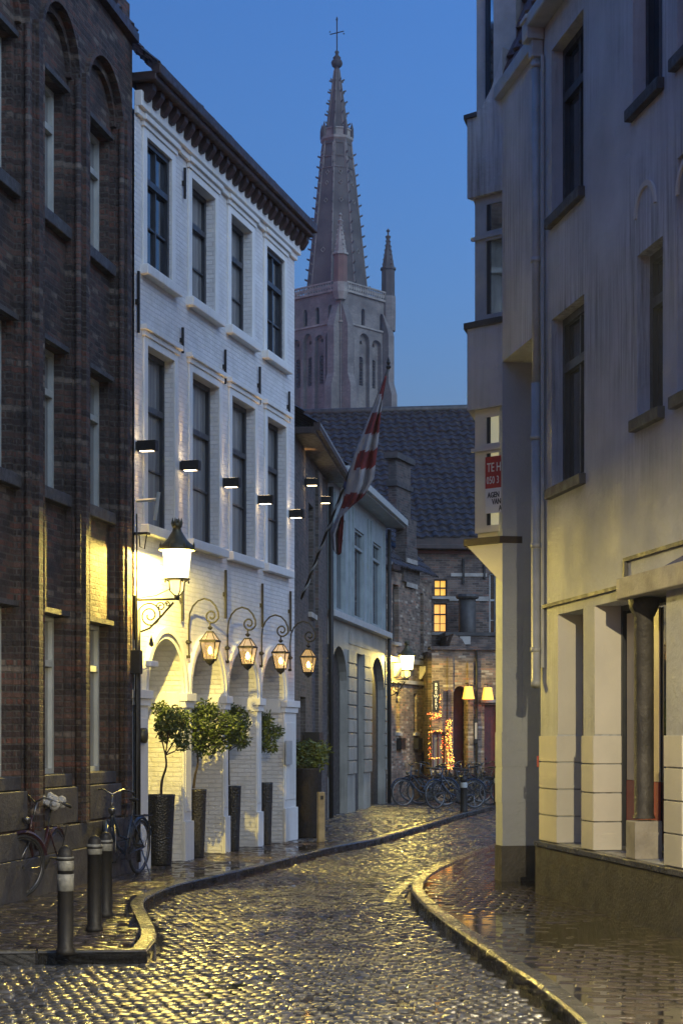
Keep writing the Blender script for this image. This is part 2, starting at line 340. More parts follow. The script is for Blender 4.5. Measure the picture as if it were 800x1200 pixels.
# ------------------------------------------------------------------ ground
def inpoly(x, y, poly):
    r = np.zeros(x.shape, bool); n = len(poly)
    for i in range(n):
        x0, y0 = poly[i]; x1, y1 = poly[(i+1) % n]
        c = ((y0 > y) != (y1 > y)) & (x < (x1-x0)*(y-y0)/(y1-y0+1e-12)+x0); r ^= c
    return r
def stones(name, mat, poly, holes, top, sx, sy, gap, crown, tilt, jit, thick=.05, curve=0, ang=0, seed=1, kind='structure', undul=.0015):
    rng = np.random.default_rng(seed)
    P_ = np.array(poly); cx, cy = P_.mean(0); ca, sa = math.cos(ang), math.sin(ang)
    rad = np.abs(P_-[cx, cy]).max()*1.5
    ni, nj = int(rad/sx)+1, int(rad/sy)+1
    I, J = np.meshgrid(np.arange(-ni, ni), np.arange(-nj, nj)); I = I.ravel().astype(float); J = J.ravel().astype(float)
    u = (I+.5*(J % 2))*sx+rng.normal(0, jit, I.size)*.6; v = J*sy+rng.normal(0, jit, I.size)*.4
    v = v+curve*u*u*.05+.06*np.sin(u*1.1+v*.23)*(1 if curve else 0)
    X = cx+u*ca-v*sa; Y = cy+u*sa+v*ca
    k = inpoly(X, Y, poly)
    for h in holes: k &= ~inpoly(X, Y, h)
    k &= (Y > 8.5) & (Y < 56)
    X, Y = X[k], Y[k]; n = X.size
    hx = (sx-gap)/2*rng.uniform(.88, 1.04, n); hy = (sy-gap)/2*rng.uniform(.88, 1.04, n)
    rot = ang+rng.normal(0, .05, n)*(jit > .004); tx = rng.normal(0, tilt, n); ty = rng.normal(0, tilt, n); dz = rng.normal(0, tilt*.07, n)+undul*(np.sin(X*1.9+1.1*np.sin(Y*.9))+np.sin(Y*1.3+X*.7+2)+.7*np.sin(X*4.1-Y*2.3))
    # 4x4 top grid + skirt
    g = np.array([-1, -.72, .72, 1.0]); prof = {0: -1.0, 1: 0.0, 2: 0.0, 3: -1.0}
    verts = []
    for a in range(4):
        for b_ in range(4):
            lx = g[a]*hx*(1-.04*(b_ in (0, 3))); ly = g[b_]*hy*(1-.04*(a in (0, 3)))
            z = top+dz-crown*((a in (0, 3))*.8+(b_ in (0, 3))*.8)+lx*tx+ly*ty
            verts.append(np.stack([X+lx*np.cos(rot)-ly*np.sin(rot), Y+lx*np.sin(rot)+ly*np.cos(rot), z], 1))
    ring = [(0, 0), (1, 0), (2, 0), (3, 0), (3, 1), (3, 2), (3, 3), (2, 3), (1, 3), (0, 3), (0, 2), (0, 1)]
    for a, b_ in ring:
        q = verts[a*4+b_].copy(); q[:, 2] = top-thick; verts.append(q)
    V = np.stack(verts, 1).reshape(-1, 3); fs = []
    for a in range(3):
        for b_ in range(3): fs.append((a*4+b_, (a+1)*4+b_, (a+1)*4+b_+1, a*4+b_+1))
    for i in range(12):
        j = (i+1) % 12; a, b_ = ring[i]; c, d = ring[j]; fs.append((a*4+b_, 16+i, 16+j, c*4+d))
    fs = np.array(fs); Fc = (fs[None]+28*np.arange(n)[:, None, None]).reshape(-1, 4)
    me = bpy.data.meshes.new(name); me.vertices.add(len(V)); me.vertices.foreach_set('co', V.ravel())
    me.loops.add(Fc.size); me.loops.foreach_set('vertex_index', Fc.ravel().astype(np.int32))
    me.polygons.add(len(Fc)); me.polygons.foreach_set('loop_start', np.arange(0, Fc.size, 4, dtype=np.int32)); me.polygons.foreach_set('loop_total', np.full(len(Fc), 4, np.int32))
    me.polygons.foreach_set('use_smooth', np.ones(len(Fc), bool)); me.update(); me.validate(); me.materials.append(mat)
    o = bpy.data.objects.new(name, me); COL.objects.link(o); tag(o, kind=kind); return o
def sheet(name, mat, poly, z, thick=0.0, kind='structure'):
    mb = MB()
    if thick: mb.prism(poly, z-thick, z, 'z')
    else: mb.add([(p[0], p[1], z) for p in poly], [tuple(range(len(poly)))])
    return tag(mb.build(name, mat), kind=kind)
def smoothline(pts, n=6):
    out = []; p = [Vector(q) for q in pts]
    for i in range(len(p)-1):
        a, b_, c, d = p[max(i-1, 0)], p[i], p[i+1], p[min(i+2, len(p)-1)]
        for k in range(n):
            t = k/n; out.append(.5*((2*b_)+(c-a)*t+(2*a-5*b_+4*c-d)*t*t+(3*b_-a-3*c+d)*t**3))
    out.append(p[-1]); return out
def kerb(name, line, width, z0, z1, side, L=.85, gap=.02):
    """a row of kerbstones along a line, cut at about L metres; side=+1 puts the width to the left"""
    mb = MB(); acc = 0; seg = [line[0]]; d = 0
    def flush(s):
        if len(s) < 2: return
        off = []
        for i, p in enumerate(s):
            t = (s[min(i+1, len(s)-1)]-s[max(i-1, 0)]).normalized(); nn = Vector((-t.y, t.x))*side; off.append(p+nn*width)
        vs = []; dzz = random.uniform(-.006, .004); c = .02
        for p, q in zip(s, off):
            r = (q-p).normalized()
            vs += [(p.x, p.y, z0), (p.x, p.y, z1-c+dzz), (p.x+r.x*c, p.y+r.y*c, z1+dzz), (q.x, q.y, z1+dzz), (q.x, q.y, z0)]
        n = len(s); fs = [(i*5+k, i*5+k+1, (i+1)*5+k+1, (i+1)*5+k) for i in range(n-1) for k in range(4)]
        fs += [(0, 1, 2, 3, 4), tuple((n-1)*5+k for k in (4, 3, 2, 1, 0))]
        mb.add(vs, fs)
    for a, b_ in zip(line, line[1:]):
        l = (b_-a).length; t = 0
        while d+l-t > L:
            q = a+(b_-a)*((t+L-d)/l); dirv = (b_-a).normalized(); seg.append(q-dirv*gap); flush(seg); seg = [q]; t += L-d; d = 0
        d += l-t; seg.append(b_)
    flush(seg)
    return tag(mb.build(name, M['blues']), kind='structure')
g = sheet('ground', M['dstone'], [(-3000, -50), (3000, -50), (3000, 3500), (-3000, 3500)], -.06)
SWH = .09
def L2(pts, h=0): return [Vector(G(x, y, h).xy) for x, y in pts]
leftedge = smoothline(L2([(172, 1128), (184, 1108), (176, 1086), (170, 1066), (205, 1048), (265, 1033), (330, 1016), (385, 1001), (440, 990), (500, 972), (548, 957), (600, 944), (640, 938)]), 6)
frontl = L2([(-220, 1134), (172, 1128)])
leftpoly = [frontl[0]]+leftedge+[Vector((16, 52)), Vector((-14, 52)), Vector((-14, 16))]
rightedge = smoothline(L2([(668, 1204), (630, 1172), (580, 1136), (520, 1092), (487, 1062), (482, 1046), (500, 1029), (545, 1009), (590, 993), (625, 985)]), 6)
re0 = G(720, 1260).xy
rightedge = [Vector(re0), ]+rightedge
rightpoly = rightedge+[Vector((10, 27)), Vector((10, 7.2)), Vector((1.35, 7.2))]
tl = lambda pl: [(p.x, p.y) for p in pl]
roadpoly = [(-7, 8), (9, 8), (16, 56), (-7, 56)]
sheet('road_bed', M['water'], roadpoly, -.0105)
def strip(line, a, b_):
    l = []; r_ = []
    for i, p in enumerate(line):
        t = (line[min(i+1, len(line)-1)]-line[max(i-1, 0)]).normalized(); n_ = Vector((-t.y, t.x)); l.append(tuple(p+n_*a)); r_.append(tuple(p+n_*b_))
    return l+r_[::-1]
K1 = strip(leftedge, -.07, .20); K2 = strip(frontl, -.07, .19); K3 = strip(rightedge, .07, -.22)
stones('road', M['cobble'], roadpoly, [tl(leftpoly), tl(rightpoly), K1, K2, K3], 0.0, .10, .12, .014, .0045, .06, .007, curve=.5, ang=R(-6), seed=3, undul=.0025)
lp2 = [p for p in leftpoly]
sheet('pavement_bed', M['water'], tl(leftpoly), SWH-.0035, .12)
sheet('wet_pavement_bed', M['water'], tl(rightpoly), SWH-.0028, .12)
fore = Vector(G(392, 985).xy)
tiles_l = [(p.x, p.y) for p in [Vector((-14, 16)), frontl[0]]+[p for p in leftedge if p.y < 28.6]+[Vector((-.6, 28.6)), Vector((-14, 28.6))]]
fore_l = [(-8, 28.75)]+[(p.x, p.y) for p in leftedge if p.y > 28.7]+[(16, 52), (-8, 52)]
def inset(poly, d):
    return poly
stones('pavement', M['paver'], tiles_l, [K1, K2], SWH, .21, .105, .012, .006, .035, .003, ang=R(4), seed=5)
stones('forecourt', M['cobble'], fore_l, [K1], SWH, .11, .13, .018, .006, .06, .007, ang=R(12), seed=6)
stones('wet_pavement', M['paver'], tl(rightpoly), [K3], SWH, .22, .16, .012, .0035, .014, .003, ang=R(-10), seed=8, undul=.002)
kerb('kerb', leftedge, .13, -.05, SWH+.012, -1 if False else 1)
kerb('kerb', frontl, .13, -.05, SWH+.012, 1)
kerb('kerb', rightedge, .13, -.05, SWH+.016, -1)
# gutter course of long stones beside the right kerb, and the flush band across the side street
band = smoothline(L2([(446, 1058), (462, 1040), (500, 1016), (545, 1000), (600, 981)]), 6)
kerb('gutter_course', band, .14, -.05, .004, -1, .3, .02)
band2 = smoothline(L2([(170, 1062), (150, 1050), (135, 1043)], SWH), 4)
# ------------------------------------------------------------------ window / door builders
def add_window(root, u0, u1, v0, v1, d, glass='glass', bars=(1, 2), transom=.66, fw=.06, fmat='frame', sill=None, sm='stone', sproj=.07):
    mb = MB(); y = d
    mb.box(u0, u0+fw, y-.05, y+.05, v0, v1); mb.box(u1-fw, u1, y-.05, y+.05, v0, v1)
    mb.box(u0+fw, u1-fw, y-.05, y+.05, v1-fw, v1); mb.box(u0+fw, u1-fw, y-.05, y+.05, v0, v0+fw)
    zt = v0+(v1-v0)*transom if transom else v1-fw
    if transom: mb.box(u0+fw, u1-fw, y-.06, y+.05, zt-fw*.6, zt+fw*.6)
    nb = bars[0]
    for i in range(1, nb+1):
        x = u0+(u1-u0)*i/(nb+1); mb.box(x-fw*.3, x+fw*.3, y-.035, y+.04, v0+fw, v1-fw)
    for i in range(1, bars[1]):
        z = v0+(zt-v0)*i/bars[1]; mb.box(u0+fw, u1-fw, y-.03, y+.035, z-fw*.2, z+fw*.2)
    f = mb.build('window', M[fmat], root)
    MB().box(u0+fw*.5, u1-fw*.5, y, y+.02, v0+fw*.5, v1-fw*.5).build('pane', M[glass], f)
    if sill:
        MB().box(u0-.06, u1+.06, -sproj, d-.05, v0-sill, v0-.002).build('sill', M[sm], f, bevel=.008)
    return f
def body(root, u0, u1, y0, y1, z1, mat, name='body', z0=-.05):
    return MB().box(u0, u1, y0, y1, z0, z1).build(name, mat, root)
def tile_roof(name, mat, O, U, V, wid, hgt, tw=.24, ch=.3, amp=.02, step=.035, parent=None, seed=0, nu=5, nv=5):
    O, U, V = Vector(O), Vector(U).normalized(), Vector(V).normalized(); Nn = U.cross(V).normalized()
    if Nn.z < 0: Nn = -Nn
    rng = np.random.default_rng(seed); nx = int(wid/tw*nu); ny = int(hgt/ch*nv); mb = MB()
    rnd = rng.uniform(-1, 1, (int(wid/tw)+3, int(hgt/ch)+3)); sh = rng.uniform(-1, 1, (int(wid/tw)+3, int(hgt/ch)+3))
    vs = []; sub = [0, .04, .35, .7, .98]
    rows = [(r+s)*ch for r in range(int(hgt/ch)) for s in (0.0, .03, .5, .99)]
    for vv in rows:
        c = int(vv/ch+1e-6); fr = vv/ch-c
        for i in range(nx+1):
            uu = i*wid/nx; t = int(uu/tw); ph = uu/tw
            h = amp*math.sin(2*math.pi*ph)*(1 if amp else 0)+(step*(1-fr) if fr > .02 else -.005)+rnd[t, c]*step*.35
            dv = sh[t, c]*ch*.06 if fr < .1 else 0
            p = O+U*uu+V*(vv+dv)+Nn*h; vs.append(tuple(p))
    W = nx+1; fs = [(a*W+b_, a*W+b_+1, (a+1)*W+b_+1, (a+1)*W+b_) for a in range(len(rows)-1) for b_ in range(nx)]
    mb.add(vs, fs); return mb.build(name, mat, parent)
# ------------------------------------------------------------------ thin evening haze
hzm = bpy.data.materials.new('evening_haze'); hzm.use_nodes = True; n_ = hzm.node_tree; n_.nodes.remove(n_.nodes['Principled BSDF']); pv = n_.nodes.new('ShaderNodeVolumePrincipled')
pv.inputs['Density'].default_value = .00028; pv.inputs['Color'].default_value = (.75, .85, 1, 1); n_.links.new(pv.outputs[0], n_.nodes['Material Output'].inputs['Volume'])
tag(MB().box(-160, 160, -30, 420, -1.2, 150).build('haze', hzm), kind='stuff')
# ================================================================== A : old brick building (left)
XA0, WA0, VPA = 156., 163., 780.
def GA(x): return G(x, HOR+WA0*(VPA-x)/(VPA-XA0))
FA = Fac(GA(-70), GA(155.2))
A = froot('brick_building', FA, 'old dark brick building with tall blind arches at the left edge of the street', 'building')
LA = FA.len; TOP = 10.5; RB = .11; RW = .30
bays = []
for far_, near_ in ((138, 104), (86.5, 51), (27, -9), ):
    bays.append((FA.u(near_), FA.u(far_)))
pitch = bays[0][0]-bays[1][0]
bays.append((bays[2][0]-pitch, bays[2][1]-pitch))
wa = MB(); ops = [(a-.10, b_+.10, .95, 9.85, RB, 9.25) for a, b_ in bays]
wall(wa, 0, LA, -.05, TOP, ops)
wins = [(7.53, 9.05), (4.5, 6.1), (1.35, 3.12)]
lvl = []
for a, b_ in bays:
    for z0, z1 in wins: lvl.append((a+.02, b_-.04, z0, z1, .24))
wall(wa, 0, LA, .9, 9.9, lvl, y=RB)
wa.build('wall', M['brickA'], A)
body(A, 0, LA-.02, RB+.23, 7, TOP-.02, M['brickA'])
# stepped pilaster strips, corbelled sills and relieving arches
for i, (a, b_) in enumerate(bays):
    gx = b_+.10+(pitch-(b_-a)-.2)/2
    MB().box(gx-.06, gx+.06, -.08, 0, .78, 9.35).build('pilaster', M['brickA'], A); MB().box(gx-.12, gx+.12, -.045, -.001, .78, 9.2).build('pilaster_step', M['brickA'], A)
    for cx_ in (a-.10, b_+.10): MB().tube([(cx_, -.02, .8), (cx_, -.02, 9.25)], .035, 8).build('colonnette', M['brickA'], A, smooth=True)
    mb = MB(); 
    for x in (a-.16, b_+.10):
        mb.box(x, x+.06, -.045, .0, 1.0, 9.25)
    for x in (a-.10, b_+.05): mb.box(x, x+.05, .045, RB, 1.0, 9.15)
    mb.build('pilaster_strip', M['brickA'], A)
    mb = MB()
    for rr, yy in ((.0, -.045), (-.07, .05)):
        o_ = arcpts(a-.16-rr*.0, b_+.16, 9.25, 9.92); i_ = arcpts(a-.10, b_+.10, 9.25, 9.84) if rr == 0 else arcpts(a-.04, b_+.04, 9.25, 9.74)
        if rr: o_ = arcpts(a-.10, b_+.10, 9.25, 9.84)
        for k in range(len(o_)-1):
            q = [o_[k], o_[k+1], i_[k+1], i_[k]]; mb.prism(q, yy, yy+.045 if rr == 0 else RB, 'y')
    mb.build('relieving_arch', M['brickA'], A)
    for j, (z0, z1) in enumerate(wins):
        f = add_window(A, a+.02, b_-.04, z0, z1, RB+.16, 'curtain', (0, 1), .7, .06, 'framew')
        MB().box(a-.02, b_+.02, .02, RB+.1, z0-.14, z0-.002).build('sill', M['dstone'], f, bevel=.01)
        MB().box(a-.0, b_+.0, RB-.07, RB+.02, z1+.004, z1+.06).build('lintel', M['dstone'], f)
    for z0, h in ((3.3, .9), (6.25, 1.1), (8.2, .5)):
        x = b_+.33 if i < 3 else b_+.3
        MB().box(x, x+.035, -.06, -.02, z0, z0+h).build('wall_anchor', M['iron'], A)
mb = MB()
mb.box(0, LA, -.06, .0, .5, .78); mb.box(0, LA, -.09, 0.0, -.05, .498)
mb.build('plinth', M['dstone'], A, bevel=.01)
for i, (a, b_) in enumerate(bays):
    MB().box(a-.06, b_+.06, -.035, RB+.02, .8, 1.2).build('cellar_panel', M['dstone'], A, bevel=.01)
mb = MB().box(-.1, LA, -.09, .25, TOP-.02, TOP+.09); mb.build('coping', M['gutter'], A)
tile_roof('roof', M['slate'], (0, -.05, TOP+.09), (1, 0, 0), (0, .62, .78), LA, 3.2, parent=A, seed=4)
MB().tube([(LA-.06, -.09, 3.35), (LA-.06, -.09, .2)], .038, 8).build('downpipe', M['iron'], A, smooth=True)
mb = MB()
cb_ = [(LA-.13+random.uniform(-.012, .012), -.1, .3+i*.25) for i in range(18)]
mb.tube(cb_, .011, 5); mb.tube([(p[0]+.03, p[1]+.01, p[2]) for p in cb_[3:]], .008, 5); mb.build('cable', M['rubber'], A)
MB().box(LA-.2, LA-.08, -.16, -.02, 2.55, 2.85).build('junction_box', M['iron'], A, bevel=.01)
# ================================================================== B : white three-storey building
def GB(x): return G(x, HOR+125*(950-x)/608.)
FB = Fac(GB(157.6), GB(345))
B = froot('white_building', FB, 'white painted brick building with four ground arches and tall windows', 'building')
LB = FB.len
def b_uv(px, py): return FB.uv(px, py)
vB = lambda px, py: FB.v(px, py)
topb = FB.v(345, 285)
arch_px = [(171.5, 213), (222.5, 260), (265.5, 299), (304.5, 331)]
ND = .85
ops = []
archs = []
for a, b_ in arch_px:
    ua, ub = FB.u(a), FB.u(b_); archs.append((ua, ub)); ops.append((ua, ub, .02, 3.06, ND, 2.36))
# top floor windows : outer left px, right px (wall plane), depth
tw_px = [(170.7, 200, .07), (223.3, 251, .17), (269.5, 294, .17), (311.3, 332, .07)]
mw_px = [(171.5, 203, .17), (224, 255.5, .17), (270.5, 297.5, .17), (312, 334, .17)]
t0, t1 = FB.v(170.7, 313), FB.v(170.7, 161)
m0, m1 = FB.v(224, 632.5), FB.v(224, 436)
W3 = []
for (a, b_, d) in tw_px: W3.append((FB.u(a), FB.u(b_), t0, t1, d+.05, d, 'glass' if d < .1 else 'curtain', 1 if d < .1 else 0))
for (a, b_, d) in mw_px: W3.append((FB.u(a), FB.u(b_), m0, m1, d+.05, d, 'curtain', 0))
for q in W3: ops.append(q[:5])
wb = MB(); wall(wb, 0, LB, -.05, topb, ops)
wb.build('wall', M['brickW'], B)
MB().box(0, LB-.02, .24, 7, 3.2, topb-.02).build('body', M['brickW'], B)
MB().box(0, LB-.02, ND+.002, 7, -.05, 3.19).build('back_wall', M['paintW'], B)
MB().box(0.02, .03, .02, ND, 0, 3.1).build('side_wall', M['paintW'], B)
MB().box(LB-.022, LB-.002, .02, ND, -.05, 3.19).build('side_wall', M['paintW'], B)
for (u0, u1, v0, v1, dd, d, gls, nb) in W3:
    f = add_window(B, u0, u1, v0, v1, d, gls, (nb, 2), .68, .065, 'frame')
    # moulded surround: side strips, stepped lintel moulding, sill on the wall
    mb = MB()
    mb.box(u0-.13, u0-.0, -.028, 0, v0, v1+.1); mb.box(u1+.0, u1+.13, -.028, 0, v0, v1+.1)
    mb.box(u0-.0, u1+.0, -.028, 0, v1, v1+.1)
    mb.box(u0-.16, u1+.16, -.05, 0, v1+.102, v1+.17); mb.box(u0-.19, u1+.19, -.085, 0, v1+.172, v1+.24)
    mb.build('window_surround', M['paintW'], B, bevel=.006)
    MB().box(u0-.19, u1+.19, -.11, d-.055, v0-.13, v0-.003).build('sill', M['paintW'], f, bevel=.012)
# arcade mouldings and piers
for (a, b_) in archs:
    mb = MB()
    for w0, w1, yy in ((.0, .07, -.035), (.072, .15, -.06)):
        o_ = arcpts(a-w1, b_+w1, 2.36, 3.06+w1, 20); i_ = arcpts(a-w0, b_+w0, 2.36, 3.06+w0, 20)
        for k in range(20): mb.prism([o_[k], o_[k+1], i_[k+1], i_[k]], yy, -.0005, 'y')
    mb.build('arch_moulding', M['paintW'], B)
edges = [0]+[x for ab in archs for x in ab]+[LB]
for i in range(0, len(edges), 2):
    a, b_ = edges[i], edges[i+1]
    mb = MB(); 
    mb.box(a+.003, b_-.003, -.03, -.001, .02, 2.16)
    mb.box(a-.02, b_+.02, -.06, .02, 2.162, 2.25); mb.box(a-.035, b_+.035, -.09, .02, 2.252, 2.36)
    mb.box(a-.015, b_+.015, -.06, -.0305, .02, .62)
    if b_-a > .2: mb.box(a+.05, b_-.05, -.042, -.031, .75, 2.0)
    mb.build('pier', M['paintW'], B, bevel=.006)
for (a, b_) in archs: MB().box(b_-.03, b_-.0005, .021, ND, 2.16, 2.36).build('impost', M['paintW'], B)
# string course under the eave, corbel table and roof
s0 = FB.v(157.6, 124); 
MB().box(0, LB+.02, -.05, 0, s0-.09, s0).build('string_course', M['paintW'], B, bevel=.01)
mb = MB(); ncb = 25
MB().box(0, LB+.05, -.1, 0, topb-.2, topb-.002).build('frieze', M['paintW'], B, bevel=.01)
for i in range(ncb):
    u = .12+i*(LB-.1)/(ncb-1)-.05
    mb.prism([(-.22, topb+.1), (0, topb+.1), (0, topb-.12), (-.14, topb-.10), (-.22, topb+.02)], u, u+.13, 'x')
mb.build('corbel', M['gutter'], B)
mb = MB(); mb.box(-.02, LB+.12, -.30, .1, topb+.1, topb+.22); mb.box(-.02, LB+.14, -.36, -.24, topb+.17, topb+.31)
mb.build('gutter', M['gutter'], B, bevel=.015)
tile_roof('roof', M['slate'], (-.05, -.30, topb+.29), (1, 0, 0), (0, .70, .71), LB+.15, 4.2, parent=B, seed=9)
mb = MB(); u = FB.u(212); mb.box(u, u+.42, .9, 1.5, topb+.9, topb+2.02); c = mb.build('chimney', M['brickA'], B)
MB().lathe([(.09, 0), (.11, .1), (.07, .35), (.1, .4)], 8, (u+.15, 1.2, topb+2.0)).build('chimney_pot', M['tiler'], c)
for px, y0, y1 in ((214, 197, 233), (211.5, 384, 414), (261.5, 410, 450), (302, 430, 474), (336.5, 459, 495), (262, 668, 725), (305, 684, 735), (338, 693, 740), (211, 678, 728), (159.5, 318, 390)):
    (u, a), b_ = FB.uv(px, y0), FB.v(px, y1)
    mb = MB(); mb.box(u-.016, u+.016, -.05, -.02, b_, a); mb.box(u-.03, u+.03, -.045, 0, (a+b_)/2-.03, (a+b_)/2+.03); mb.build('wall_anchor', M['iron'], B)
(u, a) = FB.uv(333, 868); b_ = FB.v(333, 896)
t = MB().box(u-.16, u+.17, -.085, -.061, b_, a).build('wall_plaque', M['pipe']); t.location = (FB.o.x, FB.o.y, 0); t.rotation_euler = (0, 0, FB.rot)
tag(t, 'grey metal plaque on the last white pier beside the alley', 'plaque')
# up and down wall lights
def updown(fac, px, py, label, group, power=9):
    u, v = fac.uv(px, py)
    r = thing('wall_light', label, 'wall light', fac.world(u, 0, v), fac.rot, group)
    MB().box(-.05, .05, -.02, .0, -.05, .05).build('mounting_plate', M['iron'], r)
    MB().box(-.055, .055, -.27, -.02, -.065, .065).build('housing', M['iron'], r, bevel=.004)
    MB().box(-.04, .04, -.22, -.05, -.067, -.0655).build('lens', M['ledw'], r)
    MB().box(-.04, .04, -.22, -.05, .0655, .067).build('lens', M['ledw'], r)
    for s in (-1, 1):
        l = bpy.data.lights.new('beam', 'SPOT'); l.energy = power; l.color = (1, .60, .20); l.spot_size = R(34); l.spot_blend = .8; l.shadow_soft_size = .012
        lo = bpy.data.objects.new('beam', l); COL.objects.link(lo); lo.parent = r; lo.location = (0, -.045, s*.09); lo.rotation_euler = (R(0 if s < 0 else 180)+R(4*s), 0, 0)
    return r
ul = ['first black up-down wall light, beside the brick corner', 'second black up-down wall light, left of the second tall window', 'third black up-down wall light, left of the third tall window',
      'fourth black up-down wall light, left of the last tall window', 'fifth black up-down wall light, at the far corner of the white building']
for (px, py), lb in zip(((160.5, 523), (212, 546), (260.5, 566), (301, 586), (337.5, 602.5)), ul):
    updown(FB, px, py, lb, 'up-down lights on the white front')
# ================================================================== street lanterns
def street_lantern(fac, u, v, out, label, power=60, post=False, lcol=(1, .74, .15)):
    """v = height of the glass centre; out = distance from wall"""
    r = thing('street_lantern', label, 'street lamp', fac.world(u, 0, v), fac.rot, 'lanterns on wall brackets')
    y = -out
    prof = [(.137, -.19), (.150, -.1), (.166, .05), (.178, .15), (.165, .185)]
    MB().lathe(prof, 16, (0, y, 0)).build('lamp_glass', M['lamp'], r, smooth=True)
    l = bpy.data.lights.new('bulb_light', 'POINT'); l.energy = power; l.color = lcol; l.shadow_soft_size = .02
    lo = bpy.data.objects.new('bulb_light', l); COL.objects.link(lo); lo.parent = r; lo.location = (0, y, .166)
    cap = MB().lathe([(.222, .19), (.222, .158), (.229, .158), (.229, .19), (.215, .215), (.16, .26), (.115, .31), (.085, .36), (.06, .40), (.05, .44), (.062, .45), (.075, .50), (.04, .5)], 16, (0, y, 0))
    for k in range(8):
        a = math.pi/4*k; x_, y_ = math.cos(a)*.225, math.sin(a)*.225
        cap.lathe([(.001, -.03), (.014, -.01), (.010, .03), (.001, .06)], 6, (x_, y+y_, .2))
        cap.lathe([(.014, 0), (.018, .03), (.001, .09)], 5, (math.cos(a)*.06, y+math.sin(a)*.06, .48))
    cap.lathe([(.03, .5), (.025, .54), (.001, .56)], 8, (0, y, 0))
    cap.build('lamp_cap', M['brass'], r, smooth=True)
    low = MB().lathe([(.16, -.19), (.165, -.205), (.14, -.215)], 16, (0, y, 0))
    for k in range(4):
        a = math.pi/2*k+.78; c, s = math.cos(a), math.sin(a)
        low.tube([(c*.16, y+s*.16, -.205), (c*.105, y+s*.105, -.235), (c*.095, y+s*.095, -.35), (c*.03, y+s*.03, -.41)], .009, 5)
        low.lathe([(.001, -.02), (.014, 0), (.001, .03)], 5, (c*.16, y+s*.16, -.235))
    low.lathe([(.03, -.44), (.04, -.425), (.03, -.4)], 8, (0, y, 0))
    low.build('lamp_cage', M['brass'], r)
    MB().lathe([(.085, -.22), (.075, -.34), (.03, -.39)], 10, (0, y, 0)).build('lamp_cup', M['lampshell'], r, smooth=True)
    if post:
        MB().lathe([(.12, -v), (.12, -v+.25), (.085, -v+.32), (.07, -v+.9), (.085, -v+.93), (.05, -v+1.0), (.038, -.55), (.06, -.5), (.035, -.42)], 14, (0, y, 0)).build('post', M['iron'], r, smooth=True)
        return r
    br = MB(); zb = -.45
    br.tube([(0, 0, zb), (0, y-.03, zb)], .017, 6); br.box(-.03, .03, -.02, 0, zb-.5, zb+.06)
    br.tube([(0, -.02, zb-.42), (0, y*.35, zb-.36), (0, y*.65, zb-.2), (0, y*.92, zb-.04)], .014, 6)
    sp = [(0, -.2+math.cos(t)*(.17-.15*t/14), zb-.2+math.sin(t)*(.17-.15*t/14)) for t in [i*.35 for i in range(38)]]
    br.tube(sp, .010, 5)
    for cy, cz, rr in ((y*.62, zb-.09, .06), (y*.78, zb-.06, .035)):
        br.tube([(0, cy+math.cos(t)*(rr-rr*.8*t/9), cz+math.sin(t)*(rr-rr*.8*t/9)) for t in [i*.4 for i in range(22)]], .008, 5)
    br.tube([(0, -.03, zb+.02), (0, y*.5, zb+.05), (0, y*.8, zb+.12), (0, y+.02, zb+.16)], .006, 5)
    br.lathe([(.001, -.1), (.035, -.07), (.02, .0), (.001, .06)], 6, (0, -.22, zb-.5))
    br.build('scroll_bracket', M['iron'], r)
    return r
S1u, S1v = FB.u(154), None
off = .56
uL = .02; pw = FB.world(uL, -off); v1_ = EYE+(HOR-660)*pw.y/F
street_lantern(FB, uL, v1_, off, 'large lit lantern on the scroll bracket where the brick and white fronts meet', 290)
